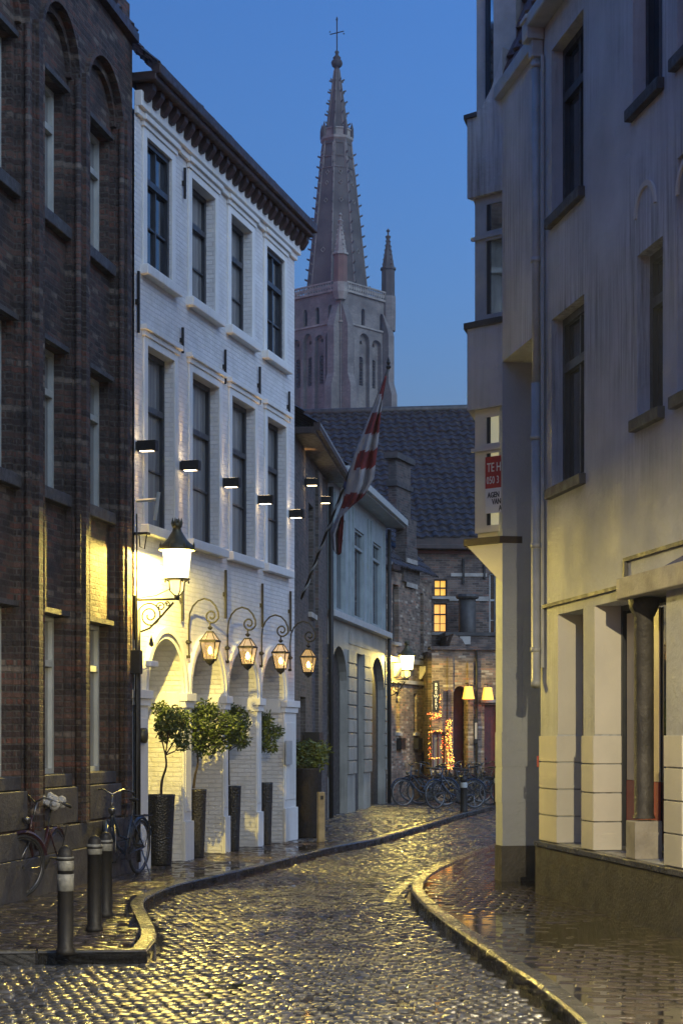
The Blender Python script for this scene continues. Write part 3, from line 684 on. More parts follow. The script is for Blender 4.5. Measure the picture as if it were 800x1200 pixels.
# hanging bracket lanterns
def small_lantern(u, vtop, label):
    r = thing('bracket_lantern', label, 'lantern', FB.world(u, 0, 2.85), FB.rot, 'hanging lanterns over the white arcade')
    br = MB(); z = lambda q: q-2.85
    A_ = [(.035, 2.84), (.03, 3.0), (.03, 3.3), (.045, 3.45), (.09, 3.55), (.16, 3.62), (.25, 3.65), (.34, 3.62), (.41, 3.55), (.45, 3.46), (.455, 3.38)]
    cx, cz = .355, 3.41
    for i in range(1, 26):
        t = -.1-i*.36; rr = .105*(1-i/32); A_.append((cx+rr*math.cos(t)*.95+.0, cz+rr*math.sin(t)))
    br.tube([(0, -a, z(b_)) for a, b_ in A_], .0125, 6)
    br.lathe([(.001, -.02), (.05, -.012), (.05, .012), (.001, .02)], 10, (0, -.02, z(3.06)))
    br.tube([(0, 0, z(3.06)), (0, -.05, z(3.06))], .03, 8)
    br.box(-.015, .015, -.05, 0, z(2.84), z(2.88))
    br.build('scroll_bracket', M['iron'], r)
    y = -.335; lt = z(3.29)
    q = math.pi/4; fr = MB()
    fr.tube([(0, y, lt+.03), (0, y, lt-.06)], .012, 6)
    fr.lathe([(.02, -.02), (.04, -.04), (.015, -.07)], 8, (0, y, lt))
    fr.lathe([(.055, -.085), (.06, -.1), (.05, -.105)], 4, (0, y, lt), q)
    T = [(.055, -.1), (.155, -.215)]; Bt = [(.15, -.24), (.095, -.48)]
    for k in range(4):
        a = q+k*math.pi/2; c, s = math.cos(a), math.sin(a)
        fr.tube([(c*.055, y+s*.055, lt-.1), (c*.15, y+s*.15, lt-.22)], .008, 4)
        fr.tube([(c*.15, y+s*.15, lt-.235), (c*.095, y+s*.095, lt-.47)], .009, 4)
    fr.lathe([(.165, -.235), (.165, -.21), (.145, -.205), (.14, -.235)], 4, (0, y, lt), q)
    fr.lathe([(.10, -.485), (.105, -.465), (.085, -.465)], 4, (0, y, lt), q)
    fr.lathe([(.07, -.485), (.05, -.52), (.03, -.535), (.001, -.56)], 6, (0, y, lt), q)
    fr.build('lantern_frame', M['iron'], r)
    MB().lathe([(.05, -.105), (.142, -.21), (.143, -.24), (.092, -.47)], 4, (0, y, lt), q).build('lantern_glass', M['amber'], r)
    MB().lathe([(.001, -.40), (.02, -.385), (.028, -.35), (.018, -.31), (.001, -.29)], 10, (0, y, lt)).build('bulb', M['flame'], r, smooth=True)
    return r
for px, lb in ((219, 'lit hanging lantern nearest the street lamp, on a curled bracket'), (264.5, 'second lit hanging lantern, over the pier between second and third arch'),
               (304.5, 'third lit hanging lantern, before the last arch'), (338, 'smallest lit hanging lantern, at the far corner by the alley')):
    small_lantern(FB.u(px), 3.3, lb)
# security cameras, round box
u = FB.u(160.5); r = thing('security_camera', 'small white security camera on the pier left of the first arch', 'camera', FB.world(u, 0, 2.6), FB.rot)
MB().tube([(0, 0, 0), (0, -.1, .02), (.02, -.16, .06)], .014, 6).build('arm', M['white'], r); MB().box(-.03, .26, -.2, -.12, .05, .13).build('camera_housing', M['white'], r, bevel=.015)
u, v_ = FB.uv(160, 587); r = thing('wall_aerial', 'pale wall aerial with a slanted rod under the first wall light', 'aerial', FB.world(u, 0, v_), FB.rot)
MB().tube([(0, 0, 0), (0, -.27, .01)], .022, 6).build('arm', M['framew'], r); MB().tube([(0, -.25, -.25), (0, -.30, .1)], .025, 6).build('rod', M['framew'], r)
u, v_ = FB.uv(159, 627); r = thing('wall_fitting', 'small dark iron fitting above the big lit lantern on the brick corner', 'fitting', FB.world(u, 0, v_), FB.rot)
MB().box(-.05, .05, -.18, 0, 0, .03).build('arm', M['iron'], r); MB().tube([(0, -.05, 0), (0, -.06, -.15), (0, -.12, -.18), (0, -.15, 0)], .008, 5).build('cable_loop', M['iron'], r)
u, v_ = FB.uv(159.5, 862); r = thing('hose_reel', 'round dark green box on the corner pier left of the first pot', 'reel', FB.world(u, -.06, v_), FB.rot)
MB(Matrix.Rotation(R(90), 4, 'X')).lathe([(.05, 0), (.1, .02), (.1, .07), (.04, .09)], 14).build('drum', M['brass'], r, smooth=True)
# ================================================================== pots with trees
def leaves(mb, c, rad, n, size, seed, flat=1.0):
    rng = random.Random(seed)
    for i in range(n):
        while True:
            p = Vector((rng.uniform(-1, 1), rng.uniform(-1, 1), rng.uniform(-1, 1)))
            if p.length < 1 and p.length > rng.uniform(0, .8): break
        q = Vector((c[0]+p.x*rad[0], c[1]+p.y*rad[1], c[2]+p.z*rad[2]))
        d = Vector((rng.gauss(0, 1), rng.gauss(0, 1), rng.gauss(-.2, .7))).normalized(); s_ = d.orthogonal().normalized()
        s_ = (Matrix.Rotation(rng.uniform(0, 6.28), 3, d) @ s_); L = size*rng.uniform(.7, 1.3); nn = d.cross(s_)*L*.12
        mb.add([q, q+d*L*.5+s_*L*.22+nn, q+d*L, q+d*L*.5-s_*L*.22+nn], [(0, 1, 2), (0, 2, 3)])
def tree_in_pot(px, pybase, pw_px, ptop, label, tlabel, trunk, clumps, seed, group='black woven pots in the arcade', doff=0.0):
    u = FB.u(px); wd = FB.world(u, doff); X, Y = wd.x, wd.y
    X = (px-400)*Y/F; s = Y/F
    r = (pw_px/2)*s; h = EYE+(HOR-ptop)*Y/F-SWH
    pt = thing('planter', label, 'plant pot', (X, Y, SWH), 0, group)
    MB().lathe([(r*.70, 0), (r*.74, .02), (r*.80, h*.3), (r*.96, h*.97), (r, h), (r*.9, h), (r*.88, h-.04)], 20).build('pot', M['pot'], pt, smooth=True)
    MB().lathe([(r*.9, h-.05), (.001, h-.03)], 12).build('soil', M['bark'], pt)
    t = thing('potted_tree', tlabel, 'tree', (X, Y, SWH+h-.06), 0, 'small trees in the arcade pots')
    rng = random.Random(seed); mb = MB(); z0 = SWH+h-.06
    pts = [Vector(((x-px)*s, rng.uniform(-.02, .02), EYE+(HOR-y)*Y/F-z0)) for x, y in trunk]
    rs = [.022-.010*i/(len(pts)-1) for i in range(len(pts))]; mb.tube(smoothline(pts, 4), [.022-.010*i/(4*(len(pts)-1)) for i in range(4*(len(pts)-1)+1)], 6)
    cls = []
    for x, y, rr in clumps:
        c = Vector(((x-px)*s, rng.uniform(-.12, .12), EYE+(HOR-y)*Y/F-z0)); cls.append((c, rr*s))
        m_ = (pts[-1]+c)/2+Vector((rng.uniform(-.03, .03), 0, -.03)); mb.tube([pts[-1], m_, c], [.010, .007, .003], 5)
        for k in range(3): mb.tube([m_, c+Vector((rng.uniform(-1, 1), rng.uniform(-1, 1), rng.uniform(-.5, 1)))*rr*s*.8], .0035, 4)
    mb.build('trunk', M['bark'], t)
    cr = MB()
    for i, (c, rr) in enumerate(cls): leaves(cr, c, (rr*1.28, rr*1.15, rr*1.25), int(12000*rr*rr)+70, .068, seed*31+i)
    cr.build('crown', M['leaf'], t)
tree_in_pot(188, 1012, 36, 931, 'largest black woven pot, in the nearest white arch', 'sparse forked leafy tree in the nearest and largest pot',
            [(189, 932), (190, 915), (195, 898), (194, 885)], [(188, 832, 8), (198, 845, 11), (210, 855, 11), (205, 838, 10), (193, 860, 7), (214, 870, 8), (190, 848, 6), (216, 842, 8)], 3)
tree_in_pot(231, 1003, 23, 925, 'second black woven pot, in the second white arch', 'fullest round leafy tree, in the second pot',
            [(227, 924), (229, 908), (232, 895), (231, 878)], [(232, 850, 14), (250, 845, 15), (242, 870, 14), (260, 864, 13), (268, 848, 12), (225, 838, 11), (242, 833, 11), (228, 868, 11), (276, 858, 8)], 4)
tree_in_pot(273, 997, 20, 921, 'third black woven pot, in the third white arch', 'dark leafy tree in the third pot with twigs hanging to the right',
            [(268, 920), (268, 900), (268, 880)], [(270, 845, 12), (280, 838, 9), (284, 868, 8), (275, 858, 11), (268, 832, 7), (287, 850, 5)], 5)
tree_in_pot(311, 988, 18, 917, 'fourth black woven pot, smallest, in the last white arch', 'thin leafy tree in the last and smallest pot',
            [(303, 917), (303, 895), (305, 880)], [(308, 852, 9), (316, 862, 8), (324, 857, 6), (306, 870, 7), (312, 842, 6), (318, 876, 5)], 6)
# ================================================================== C : narrow dark brick building
FC = Fac(G(344.5, 983), G(384, HOR+99))
C_ = froot('narrow_building', FC, 'narrow dark brick house behind the flagpole with a sloping eave', 'building'); LC = FC.len
topc = FC.v(347, 512)
wu0, wu1 = FC.u(361.5), FC.u(367.5); wv0, wv1 = FC.v(363, 718), FC.v(363, 590)
du0, du1 = FC.u(352), FC.u(358)
wc = MB(); wall(wc, 0, LC-.02, -.05, topc, [(wu0, wu1, wv0, wv1, .3), (du0, du1, .05, 2.5, .3)]); wc.build('wall', M['brickC'], C_)
body(C_, 0.01, LC-.05, .32, 7, topc-.02, M['brickC'])
add_window(C_, wu0, wu1, wv0, wv1, .22, 'glass', (1, 2), .7, .06, 'frame', sill=.1)
MB().box(du0, du1, .2, .26, .05, 2.5).build('door', M['doord'], C_)
MB().box(FC.u(369.5), FC.u(374), -.06, .0, 0, topc-.1).build('pilaster', M['brickC'], C_)
mb = MB(); mb.box(-.02, LC+.05, -.38, .1, topc, topc+.12); mb.box(-.02, LC+.05, -.46, -.34, topc+.05, topc+.2); mb.build('gutter', M['gutter'], C_, bevel=.01)
MB().box(-.02, LC+.05, -.475, -.462, topc+.12, topc+.17).build('gutter_edge', M['zinc'], C_)
tile_roof('roof', M['slate'], (-.05, -.4, topc+.17), (1, 0, 0), (0, .8, .6), LC, 5, parent=C_, seed=12)
MB().tube([(LC-.12, -.08, topc-.1), (LC-.12, -.08, .1)], .05, 8).build('downpipe', M['iron'], C_, smooth=True)
MB().box(FC.u(356), FC.u(361), -.28, -.005, FC.v(358, 872), FC.v(358, 858)).build('meter_box', M['iron'], C_)
for (px, py, lb) in ((357, 565, 'black up-down wall light under the dark eave, just past the white corner'), (373, 586, 'farthest black up-down wall light, on the dark brick pilaster')):
    updown(FC, px, py, lb, 'up-down lights on the dark narrow house')
# rusty planter and shrub
pc = G(357, 981, .09); r = thing('rusty_planter', 'tall rusty brown planter in the dark alley mouth past the last arch', 'plant pot', (pc.x+.02, pc.y, SWH), .2)
ht = EYE+(HOR-900)*pc.y/F-SWH; MB().lathe([(.24, 0), (.25, .02), (.27, ht*.97), (.285, ht), (.26, ht), (.24, ht-.06)], 16).build('pot', M['rust'], r, smooth=True)
MB().lathe([(.24, ht-.07), (.001, ht-.05)], 12).build('soil', M['bark'], r)
t = thing('shrub', 'leafy green shrub growing from the rusty planter', 'shrub', (pc.x+.02, pc.y, SWH+ht-.06)); cr = MB()
for i, c in enumerate(((0, 0, .22), (-.18, .05, .15), (.16, -.05, .18), (.05, .08, .38), (-.15, 0, .36), (.2, 0, .36))): leaves(cr, c, (.2, .2, .16), 260, .09, 70+i)
cr.build('crown', M['leafy'], t); MB().tube([(0, 0, 0), (.02, 0, .3)], .02, 5).tube([(0, 0, .1), (-.15, .03, .32)], .01, 5).tube([(0, 0, .1), (.16, -.03, .32)], .01, 5).build('stem', M['bark'], t)
# pale post
pp = G(376, 987, SWH); r = thing('marker_post', 'short pale square post with a dark hole, standing at the kerb', 'post', (pp.x, pp.y, SWH), .3)
hp = EYE+(HOR-928)*pp.y/F-SWH
mb = MB(); mb.box(-.055, .055, -.055, .055, 0, hp); mb.build('shaft', M['wood'], r, bevel=.012); MB().box(-.025, .025, -.058, -.05, hp-.12, hp-.06).build('hole', M['iron'], r)
# ================================================================== beige house
FD = Fac(G(384, HOR+99), G(452, HOR+99*(750-452)/366.))
D_ = froot('rendered_house', FD, 'pale rendered house with three tall upper windows and two arched doors', 'building'); LD = FD.len
topd = 7.15; wtop, wsill = 6.52, 4.5
wp = [(394.5, 404.5), (415.5, 426.5), (437, 446.5)]
ops = [(FD.u(a), FD.u(b_), wsill, wtop, .14) for a, b_ in wp]
d1 = (FD.u(387.3), FD.u(407), .02, FD.v(397, 757), .2); d1 = d1+(d1[3]-(d1[1]-d1[0])*.42,)
nc = (FD.u(416), FD.u(425.6), .02, FD.v(420, 766), .14)
d2 = (FD.u(434), FD.u(450.4), .02, FD.v(442, 770), .2); d2 = d2+(d2[3]-(d2[1]-d2[0])*.42,)
wd_ = MB(); wall(wd_, 0, LD, -.05, 4.3, [d1, nc, d2]); wd_.build('wall', M['beige'], D_)
wu = MB(); wall(wu, 0, LD, 4.3, topd, ops); wu.build('upper_wall', M['bluewood'], D_)
body(D_, .01, LD-.01, .42, 7, topd-.01, M['beige'])
for q in ops: add_window(D_, q[0], q[1], q[2], q[3], .09, 'glass', (0, 1), .8, .05, 'bluewood')
for a in [0.02]+[FD.u(x) for x in (391, 408, 412.5, 430, 433.5, 449)]:
    MB().box(a, a+.11, -.04, 0, 4.42, 6.95).build('pilaster_strip', M['bluewood'], D_)
MB().box(-.03, LD+.1, -.16, .1, 4.28, 4.42).build('sill_band', M['pipe'], D_, bevel=.01)
# rustication blocks
cols = [(0.0, d1[0]), (d1[1], nc[0]), (nc[1], d2[0]), (d2[1], LD)]
for a, b_ in cols:
    mb = MB(); z = .95
    while z < 3.55:
        if b_-a > .08: mb.box(a+.0, b_-.0, -.04, -.001, z, z+.275)
        z += .31
    if mb.V: mb.build('rustication', M['beige'], D_, bevel=.006)
for q in (d1, d2):
    pts = arcpts(q[0], q[1], q[5], q[3]); 
    MB().prism([(q[0], .02)]+pts+[(q[1], .02)], .17, .3, 'y').build('door', M['doord'], D_)
MB().box(nc[0], nc[1], .12, .3, .02, nc[3]).build('niche_back', M['dstone'], D_)
for a, b_ in ((.05, d1[0]+.0), (d1[1]+.1, d2[0]-.05), ):
    if b_-a > .3: MB().box(a+.05, b_-.05, -.02, -.0, 3.85, 4.1).build('panel', M['beige'], D_)
mb = MB(); mb.box(-.25, LD+.5, -.42, .1, topd, topd+.10); mb.build('soffit', M['bluewood'], D_)
MB().box(-.25, LD+.52, -.5, -.40, topd+.04, topd+.2).build('fascia', M['framew'], D_, bevel=.01)
tile_roof('roof', M['slate'], (-.2, -.46, topd+.2), (1, 0, 0), (0, .8, .6), LD+.6, 3.2, parent=D_, seed=14)
MB().tube([(LD-.03, -.09, topd-.1), (LD-.03, -.09, .1)], .05, 8).build('downpipe', M['iron'], D_, smooth=True)
# ================================================================== lantern house (D2) : weathered brick with chimney
FE = Fac(G(452.6, HOR+80), G(505, HOR+74))
E_ = froot('corner_house', FE, 'weathered tan brick house carrying the far street lantern', 'building'); LE = FE.len
te = FE.v(455, 668)
w1 = (FE.u(460), FE.u(467), 4.25, 5.75, .25); w2 = (FE.u(492), FE.u(496), 4.0, 5.7, .25)
w3 = (FE.u(464), FE.u(468), 1.9, 2.95, .2); w4 = (FE.u(484.5), FE.u(488), 1.9, 2.95, .2)
we = MB(); wall(we, 0, LE, -.05, te, [w1, w2, w3, w4]); we.build('wall', M['brickD'], E_); body(E_, .01, LE-.01, .3, 5, te-.01, M['brickD'])
for q in (w1, w2, w3, w4):
    add_window(E_, *q[:4], .18, 'glass', (0, 1), .7 if q in (w1, w2) else 0, .04, 'frame', sill=.09)
for z, h in ((3.72, .14), (3.18, .1)): MB().box(0, LE+.02, -.07, 0, z, z+h).build('stone_band', M['stone'], E_, bevel=.01)
for x in (FE.u(461), FE.u(470), FE.u(491)):
    MB().prism([(-.22, 3.7), (0, 3.7), (0, 3.35), (-.05, 3.35), (-.2, 3.6)], x, x+.2, 'x').build('stone_bracket', M['stone'], E_)
MB().box(FE.u(464), FE.u(469), -.14, -.01, 1.45, 1.75).build('lamp_box', M['iron'], E_); MB().box(FE.u(484), FE.u(489), -.14, -.01, 1.45, 1.75).build('lamp_box', M['iron'], E_)
# eave, dormer gable & chimney
MB().box(-.1, .52, -.22, .1, te, te+.12).build('eave', M['gutter'], E_, bevel=.01)
tile_roof('roof', M['slate'], (-.1, -.2, te+.12), (1, 0, 0), (0, .7, .71), LE+.1, 4.0, parent=E_, seed=15)
cu0, cu1 = FE.u(474), FE.u(485)
gab = MB(); gp = [(cu0-.25, te-.2), (cu1+.32, te-.2), (cu1+.32, te+.3), (cu1+.12, te+.3), (cu1+.12, te+.75), (cu1, te+.75), (cu1, te+1.5), (cu0, te+1.5), (cu0, te+.7), (cu0-.12, te+.7), (cu0-.12, te+.3), (cu0-.25, te+.3)]
gab.prism(gp, -.06, .25, 'y').build('stepped_gable', M['brickC'], E_)
ch = MB().box(FE.u(464), FE.u(481), -.0, .22, te+1.2, FE.v(470, 540)); c = ch.build('chimney', M['brickC'], E_)
MB().box(FE.u(462), FE.u(483), -.08, .3, FE.v(470, 540), FE.v(470, 533)).build('chimney_cap', M['dstone'], c); MB().box(FE.u(463), FE.u(482), -.05, .26, FE.v(470, 572), FE.v(470, 566)).build('chimney_band', M['dstone'], c)
for z in (te-.32, te+.32): MB().box(cu0-.05, cu1+.05, -.085, -.061, z, z+.12).build('stone_block', M['stone'], E_)
ue = .18; pw = FE.world(ue, -.50); ve = EYE+(HOR-776)*pw.y/F
street_lantern(FE, ue, ve, .50, 'far lit street lantern on the tan brick house beyond the arched doors', 130)
# ================================================================== E : gabled house across the end of the street
FG = Fac(G(480, HOR+72.5), G(700, HOR+71.8))
H_ = froot('tall_roof_house', FG, 'dark brick house with a huge tiled roof closing the end of the street', 'building'); LG = FG.len
tg = FG.v(540, 645)
a1 = (FG.u(508), FG.u(523.5), FG.v(515, 699), FG.v(515, 679), .15); a2 = (FG.u(507.5), FG.u(523.5), FG.v(515, 741), FG.v(515, 707), .15)
a3 = (FG.u(573), FG.u(581), FG.v(575, 750), FG.v(575, 672), .2); a4 = (FG.u(583), FG.u(592), FG.v(575, 750), FG.v(575, 672), .2)
wg = MB(); wall(wg, 0, LG, -.05, tg, [a1, a2, a3, a4]); wg.build('wall', M['brickE'], H_); body(H_, .01, LG-.01, .25, 9, tg-.01, M['brickE'])
add_window(H_, *a1[:4], .1, 'winlit', (1, 1), .5, .035, 'doord', sill=.08)
add_window(H_, *a2[:4], .1, 'winlit2', (1, 2), .62, .035, 'doord', sill=.08)
add_window(H_, *a3[:4], .12, 'glass', (0, 2), .6, .04, 'framew'); add_window(H_, *a4[:4], .12, 'glass', (0, 2), .6, .04, 'framew')
for (x0, x1, y0, y1) in ((528, 570, 671.5, 675.5), (526, 572, 699, 704), (566, 572, 757, 764), ):
    (u0, v1), u1, v0 = FG.uv(x0, y0), FG.u(x1), FG.v(x0, y1); MB().box(u0, u1, -.03, 0, v0, v1).build('stone_band', M['stone'], H_)
for px, y0, y1 in ((542.5, 655, 684), (567, 655, 678)):
    u, v0, v1 = FG.u(px), FG.v(px, y1), FG.v(px, y0); MB().box(u-.03, u+.03, -.05, -.0, v0, v1).build('wall_anchor', M['iron'], H_)
MB().box(-.6, LG, -.35, .05, tg, tg+.13).build('gutter', M['gutter'], H_, bevel=.02)
MB().box(-.6, LG, -.05, .05, tg-.1, tg-.002).build('eave_board', M['doorr'], H_)
zr = 1.75+(865-492)/F*58.; run = 58-FG.o.y; rise = zr-(tg+.1)
ru = -4.3; rw = FG.u(700)-ru
tile_roof('roof', M['slate'], (ru, -.3, tg+.1), (1, 0.0, .045), (0, run, rise), rw, math.hypot(run, rise)+.2, .26, .34, .028, .05, parent=H_, seed=21)
MB().prism([(ru, tg+.125), (ru+rw, tg+.125), (ru+rw, tg+.13+.045*rw), (ru, tg+.13)], -.285, 3.0, 'y').build('eave_plate', M['gutter'], H_)
MB().tube([(ru, run-.25, zr+.05), (ru+rw, run-.25, zr+.05+rw*.045)], .12, 8).build('ridge', M['dstone'], H_, smooth=True)
for (x0, y0, x1, y1) in ((437, 558, 460, 556), (369, 512, 412, 537), (404, 506, 424, 504), (462, 530, 484, 529)):
    pass
# low street-front wing with the two shade lamps
FH = Fac(G(505.5, HOR+77), G(640, HOR+76.2))
K_ = froot('tavern_front', FH, 'low brown brick tavern front with an arched doorway and a red door', 'building'); LH = FH.len
tk = FH.v(540, 762)
ad1 = (FH.u(531), FH.u(546.5), .1, FH.v(538, 804), .5); ad1 = ad1+(ad1[3]-.22,)
rd = (FH.u(567), FH.u(583), .1, FH.v(575, 826), .25)
fd = (FH.u(500.5+6), FH.u(521), .9, FH.v(510, 858), .2)
wk = MB(); wall(wk, 0, LH, -.05, tk, [ad1, rd, fd]); wk.build('wall', M['brickD'], K_); body(K_, .01, LH-.01, .52, 1.6, tk-.01, M['brickE'])
MB().box(ad1[0], ad1[1], .46, .5, .1, ad1[3]).build('door', M['doorr'], K_)
d_ = MB().box(rd[0], rd[1], .15, .2, .1, rd[3]).build('door', M['doorr'], K_); MB().lathe([(.001, -.03), (.03, 0), (.001, .03)], 6, (rd[0]+.08, .13, 1.2)).build('handle', M['steel'], d_)
MB().box(rd[0]-.12, LH, -.1, .0, rd[3]+.06, rd[3]+.14).build('door_canopy', M['stone'], K_)
add_window(K_, *fd[:4], .12, 'curtain', (1, 1), 0, .04, 'doorr')
mb = MB(); mb.box(-.05, LH, -.08, .3, tk, tk+.1); mb.build('coping', M['brickE'], K_, bevel=.01)
MB().prism([(FH.u(526), tk+.1), (FH.u(546), tk+.1), (FH.u(541), tk+.3), (FH.u(531), tk+.45)], .0, .5, 'y').build('gable', M['brickE'], K_)
MB().box(FH.u(546.5)+.02, FH.u(553.5), -.08, -.001, .1, FH.v(550, 776)).build('pilaster', M['brickD'], K_)
MB().box(FH.u(524), FH.u(530), -.06, -.001, .1, FH.v(527, 770)).build('pilaster', M['brickD'], K_)
bx = MB().box(FH.u(554), FH.u(558.5), -.1, -.02, FH.v(556, 871), FH.v(556, 842)).build('menu_case', M['iron'], K_)
MB().box(FH.u(555), FH.u(557.5), -.106, -.101, FH.v(556, 866), FH.v(556, 847)).build('menu', M['stone'], K_)
MB().tube([(FH.u(557.5), -.06, 4.1), (FH.u(558), -.06, .1)], .03, 6).build('downpipe', M['iron'], K_)
# balcony, barrel shape and dark clutter of the upper back fronts
q = FH
cx_ = FG.u(542.5); zc0, zc1 = FG.v(542, 738), FG.v(542, 704)
t = thing('chimney_stack', 'squat round-topped chimney in front of the white banded brick wall', 'chimney', FG.world(cx_, -.7, 0), FG.rot)
MB().lathe([(.24, tk-.1), (.24, zc1)], 14).build('stack', M['dstone'], t, smooth=True); MB().lathe([(.3, 0), (.33, .05), (.3, .12)], 14, (0, 0, zc1)).build('stack_cap', M['dstone'], t)
t = thing('flat_roof_annex', 'dark flat roofed brick annex below the two lit windows', 'annex', FG.world(FG.u(530), -1.2, 0), FG.rot)
MB().box(-.35, 1.2, -.05, 1.1, tk-.05, FG.v(530, 748)).build('wall', M['brickE'], t); MB().box(-.4, 1.24, -.1, 1.12, FG.v(530, 748), FG.v(530, 744)).build('roof', M['dstone'], t)
MB().box(.0, .3, -.09, -.051, FG.v(530, 752)-.14, FG.v(530, 752)+.08).build('vent', M['stone'], t)
# shade lamps
for px, py, lb in ((548.5, 812, 'lit trapezoid lampshade lamp on the left, above the arched doorway'), (571, 813, 'lit trapezoid lampshade lamp on the right, above the red door')):
    u, v_ = FH.uv(px, py, -.35); r = thing('shade_lamp', lb, 'lamp', FH.world(u, -.35, v_), FH.rot, 'shaded lamps over the tavern doors')
    MB().lathe([(.19, -.16), (.12, .17), (.10, .17), (.17, -.16)], 4, (0, 0, 0), math.pi/4).build('lamp_shade', M['shade'], r)
    MB().tube([(0, 0, .17), (0, .0, .26), (0, .34, .26)], .012, 5).build('arm', M['iron'], r)
    MB().lathe([(.001, -.12), (.055, -.06), (.05, 0), (.02, .06)], 10).build('bulb', M['lamp'], r, smooth=True)
# hanging vertical sign BREWERY
def text_mesh(s, size, mat, name, parent, loc, rot=(R(90), 0, 0), align='LEFT', ext=.004, sx=1.0, bold=0):
    cu = bpy.data.curves.new(name, 'FONT'); cu.body = s; cu.size = size; cu.extrude = ext; cu.align_x = align; cu.offset = bold; cu.resolution_u = 2
    o = bpy.data.objects.new('tmp', cu); COL.objects.link(o); dg = bpy.context.evaluated_depsgraph_get(); me = bpy.data.meshes.new_from_object(o.evaluated_get(dg)); bpy.data.objects.remove(o)
    me.materials.clear(); me.materials.append(mat); t = bpy.data.objects.new(name, me); COL.objects.link(t); t.parent = parent; t.location = loc; t.rotation_euler = rot; t.scale = (sx, 1, 1); return t
u, v_ = FH.uv(510.5, 832, -.5); vt = FH.v(510.5, 800, -.5)
r = thing('hanging_sign', 'narrow vertical sign with white letters beside the fairy lights', 'sign', FH.world(u, -.5, 0), FH.rot)
MB().box(-.085, .085, -.02, .02, v_-.05, vt+.05).build('sign_board', M['iron'], r); MB().tube([(0, 0, vt), (0, .5, vt)], .012, 5).build('arm', M['iron'], r)
hh = (vt-v_)/7
for i, c in enumerate('BREWERY'): text_mesh(c, hh*1.15, M['signtext'], 'letter', r, (0, -.024, vt-hh*(i+.9)), align='CENTER')
# fairy lights
def fairy(name, label, pts_, n, mats, spread, loc):
    n = int(n*.7)
    r = thing(name, label, 'fairy lights', loc, FH.rot, 'fairy lights on the tavern front'); rng = random.Random(len(label))
    for mi, mt in enumerate(mats):
        mb = MB()
        for i in range(n//len(mats)):
            k = rng.random()*(len(pts_)-1); j = min(int(k), len(pts_)-2); f = k-j
            a, b_ = Vector(pts_[j]), Vector(pts_[j+1]); p = a+(b_-a)*f+Vector((rng.uniform(-1, 1)*spread, rng.uniform(-.5, .5)*spread, rng.uniform(-1, 1)*spread*.5)); s = rng.uniform(.007, .013)
            mb.lathe([(.001, -s), (s, 0), (.001, s)], 4, p)
        tag(mb.build('bulbs', M[mt], r), kind='stuff')
    MB().tube(pts_, .008, 4).build('wire', M['iron'], r)
def fh(px, py, off=-.08): u, v_ = FH.uv(px, py, off); return (u, off, v_)
O_ = (FH.o.x, FH.o.y, 0)
fairy('fairy_lights', 'yellow column of fairy lights right of the tavern window', [fh(526, 843, -.14), fh(525, 870, -.14), fh(528, 890, -.14), fh(527, 900, -.14)], 420, ['fairyy', 'fairyy', 'fairyr'], .09, O_)
fairy('fairy_lights', 'red and orange fairy lights framing the tavern window', [fh(503, 850), fh(503, 889), fh(517, 888), fh(518, 856), fh(503, 858), fh(519, 855)], 150, ['fairyr', 'fairyy'], .03, O_)
fairy('fairy_lights', 'bunch of red fairy lights under the vertical sign', [fh(502, 836), fh(515, 838), fh(506, 842)], 120, ['fairyr', 'fairyr', 'fairyy'], .07, O_)
fairy('fairy_lights', 'thin hanging string of red fairy lights beside the vertical sign', [fh(514.5, 806), fh(515, 834)], 45, ['fairyr', 'fairyy'], .03, O_)
# ================================================================== G : right building
def GG(x): return G(x, HOR+241*(x-43)/743.)
FR = Fac(GG(588), GG(900)); LR = FR.len
Rg = froot('right_building', FR, 'large grey-white rendered building filling the right side with corner bay', 'building')
uN = FR.u(633)            # near edge of the recess
EV = 9.3
def op(xl, xr, v0, v1, d): return (FR.u(xl), FR.u(xr), v0, v1, d)
def vv(px, py): return FR.v(px, py)
rows = {}
wl = []   # (op, glass)
wl.append(op(646, 683, vv(646, 256), vv(646, 59), .20))      # upper left
wl.append(op(741, 775.5, vv(741, 128), vv(741, 128)+2.35, .20))
wl.append(op(646, 684, vv(646, 573), vv(646, 375), .20))
wl.append(op(746, 776, vv(746, 492), vv(746, 300), .20))
wl.append(op(793, 835, vv(793, 68), vv(793, 68)+2.2, .20))
wl.append(op(793, 835, vv(793, 464), vv(793, 464)+2.0, .20))
gd = .265
g1 = op(653, 683, .66, 3.03, gd); g2 = op(696, 780, .66, 3.03, gd); g3 = op(800, 860, .66, 3.03, gd)
sof = vv(588, 424)
rec = (-.001, uN, -.05, sof, 0.0)
wr = MB(); UPB = LR
# the recess is a cut-out at the corner: build the wall around it
wall(wr, 0, uN, sof, EV, [])
wall(wr, uN, LR, -.05, EV, [q[:4]+(q[4]+.06,) for q in wl]+[q[:4]+(.45,) for q in (g1, g2, g3)])
wr.quad((0, 0, sof), (uN, 0, sof), (uN, 1.3, sof), (0, 1.3, sof))                # soffit
wr.quad((uN, 0, -.05), (uN, 1.3, -.05), (uN, 1.3, sof), (uN, 0, sof))            # near return (hidden side)
wr.build('wall', M['renderG'], Rg)
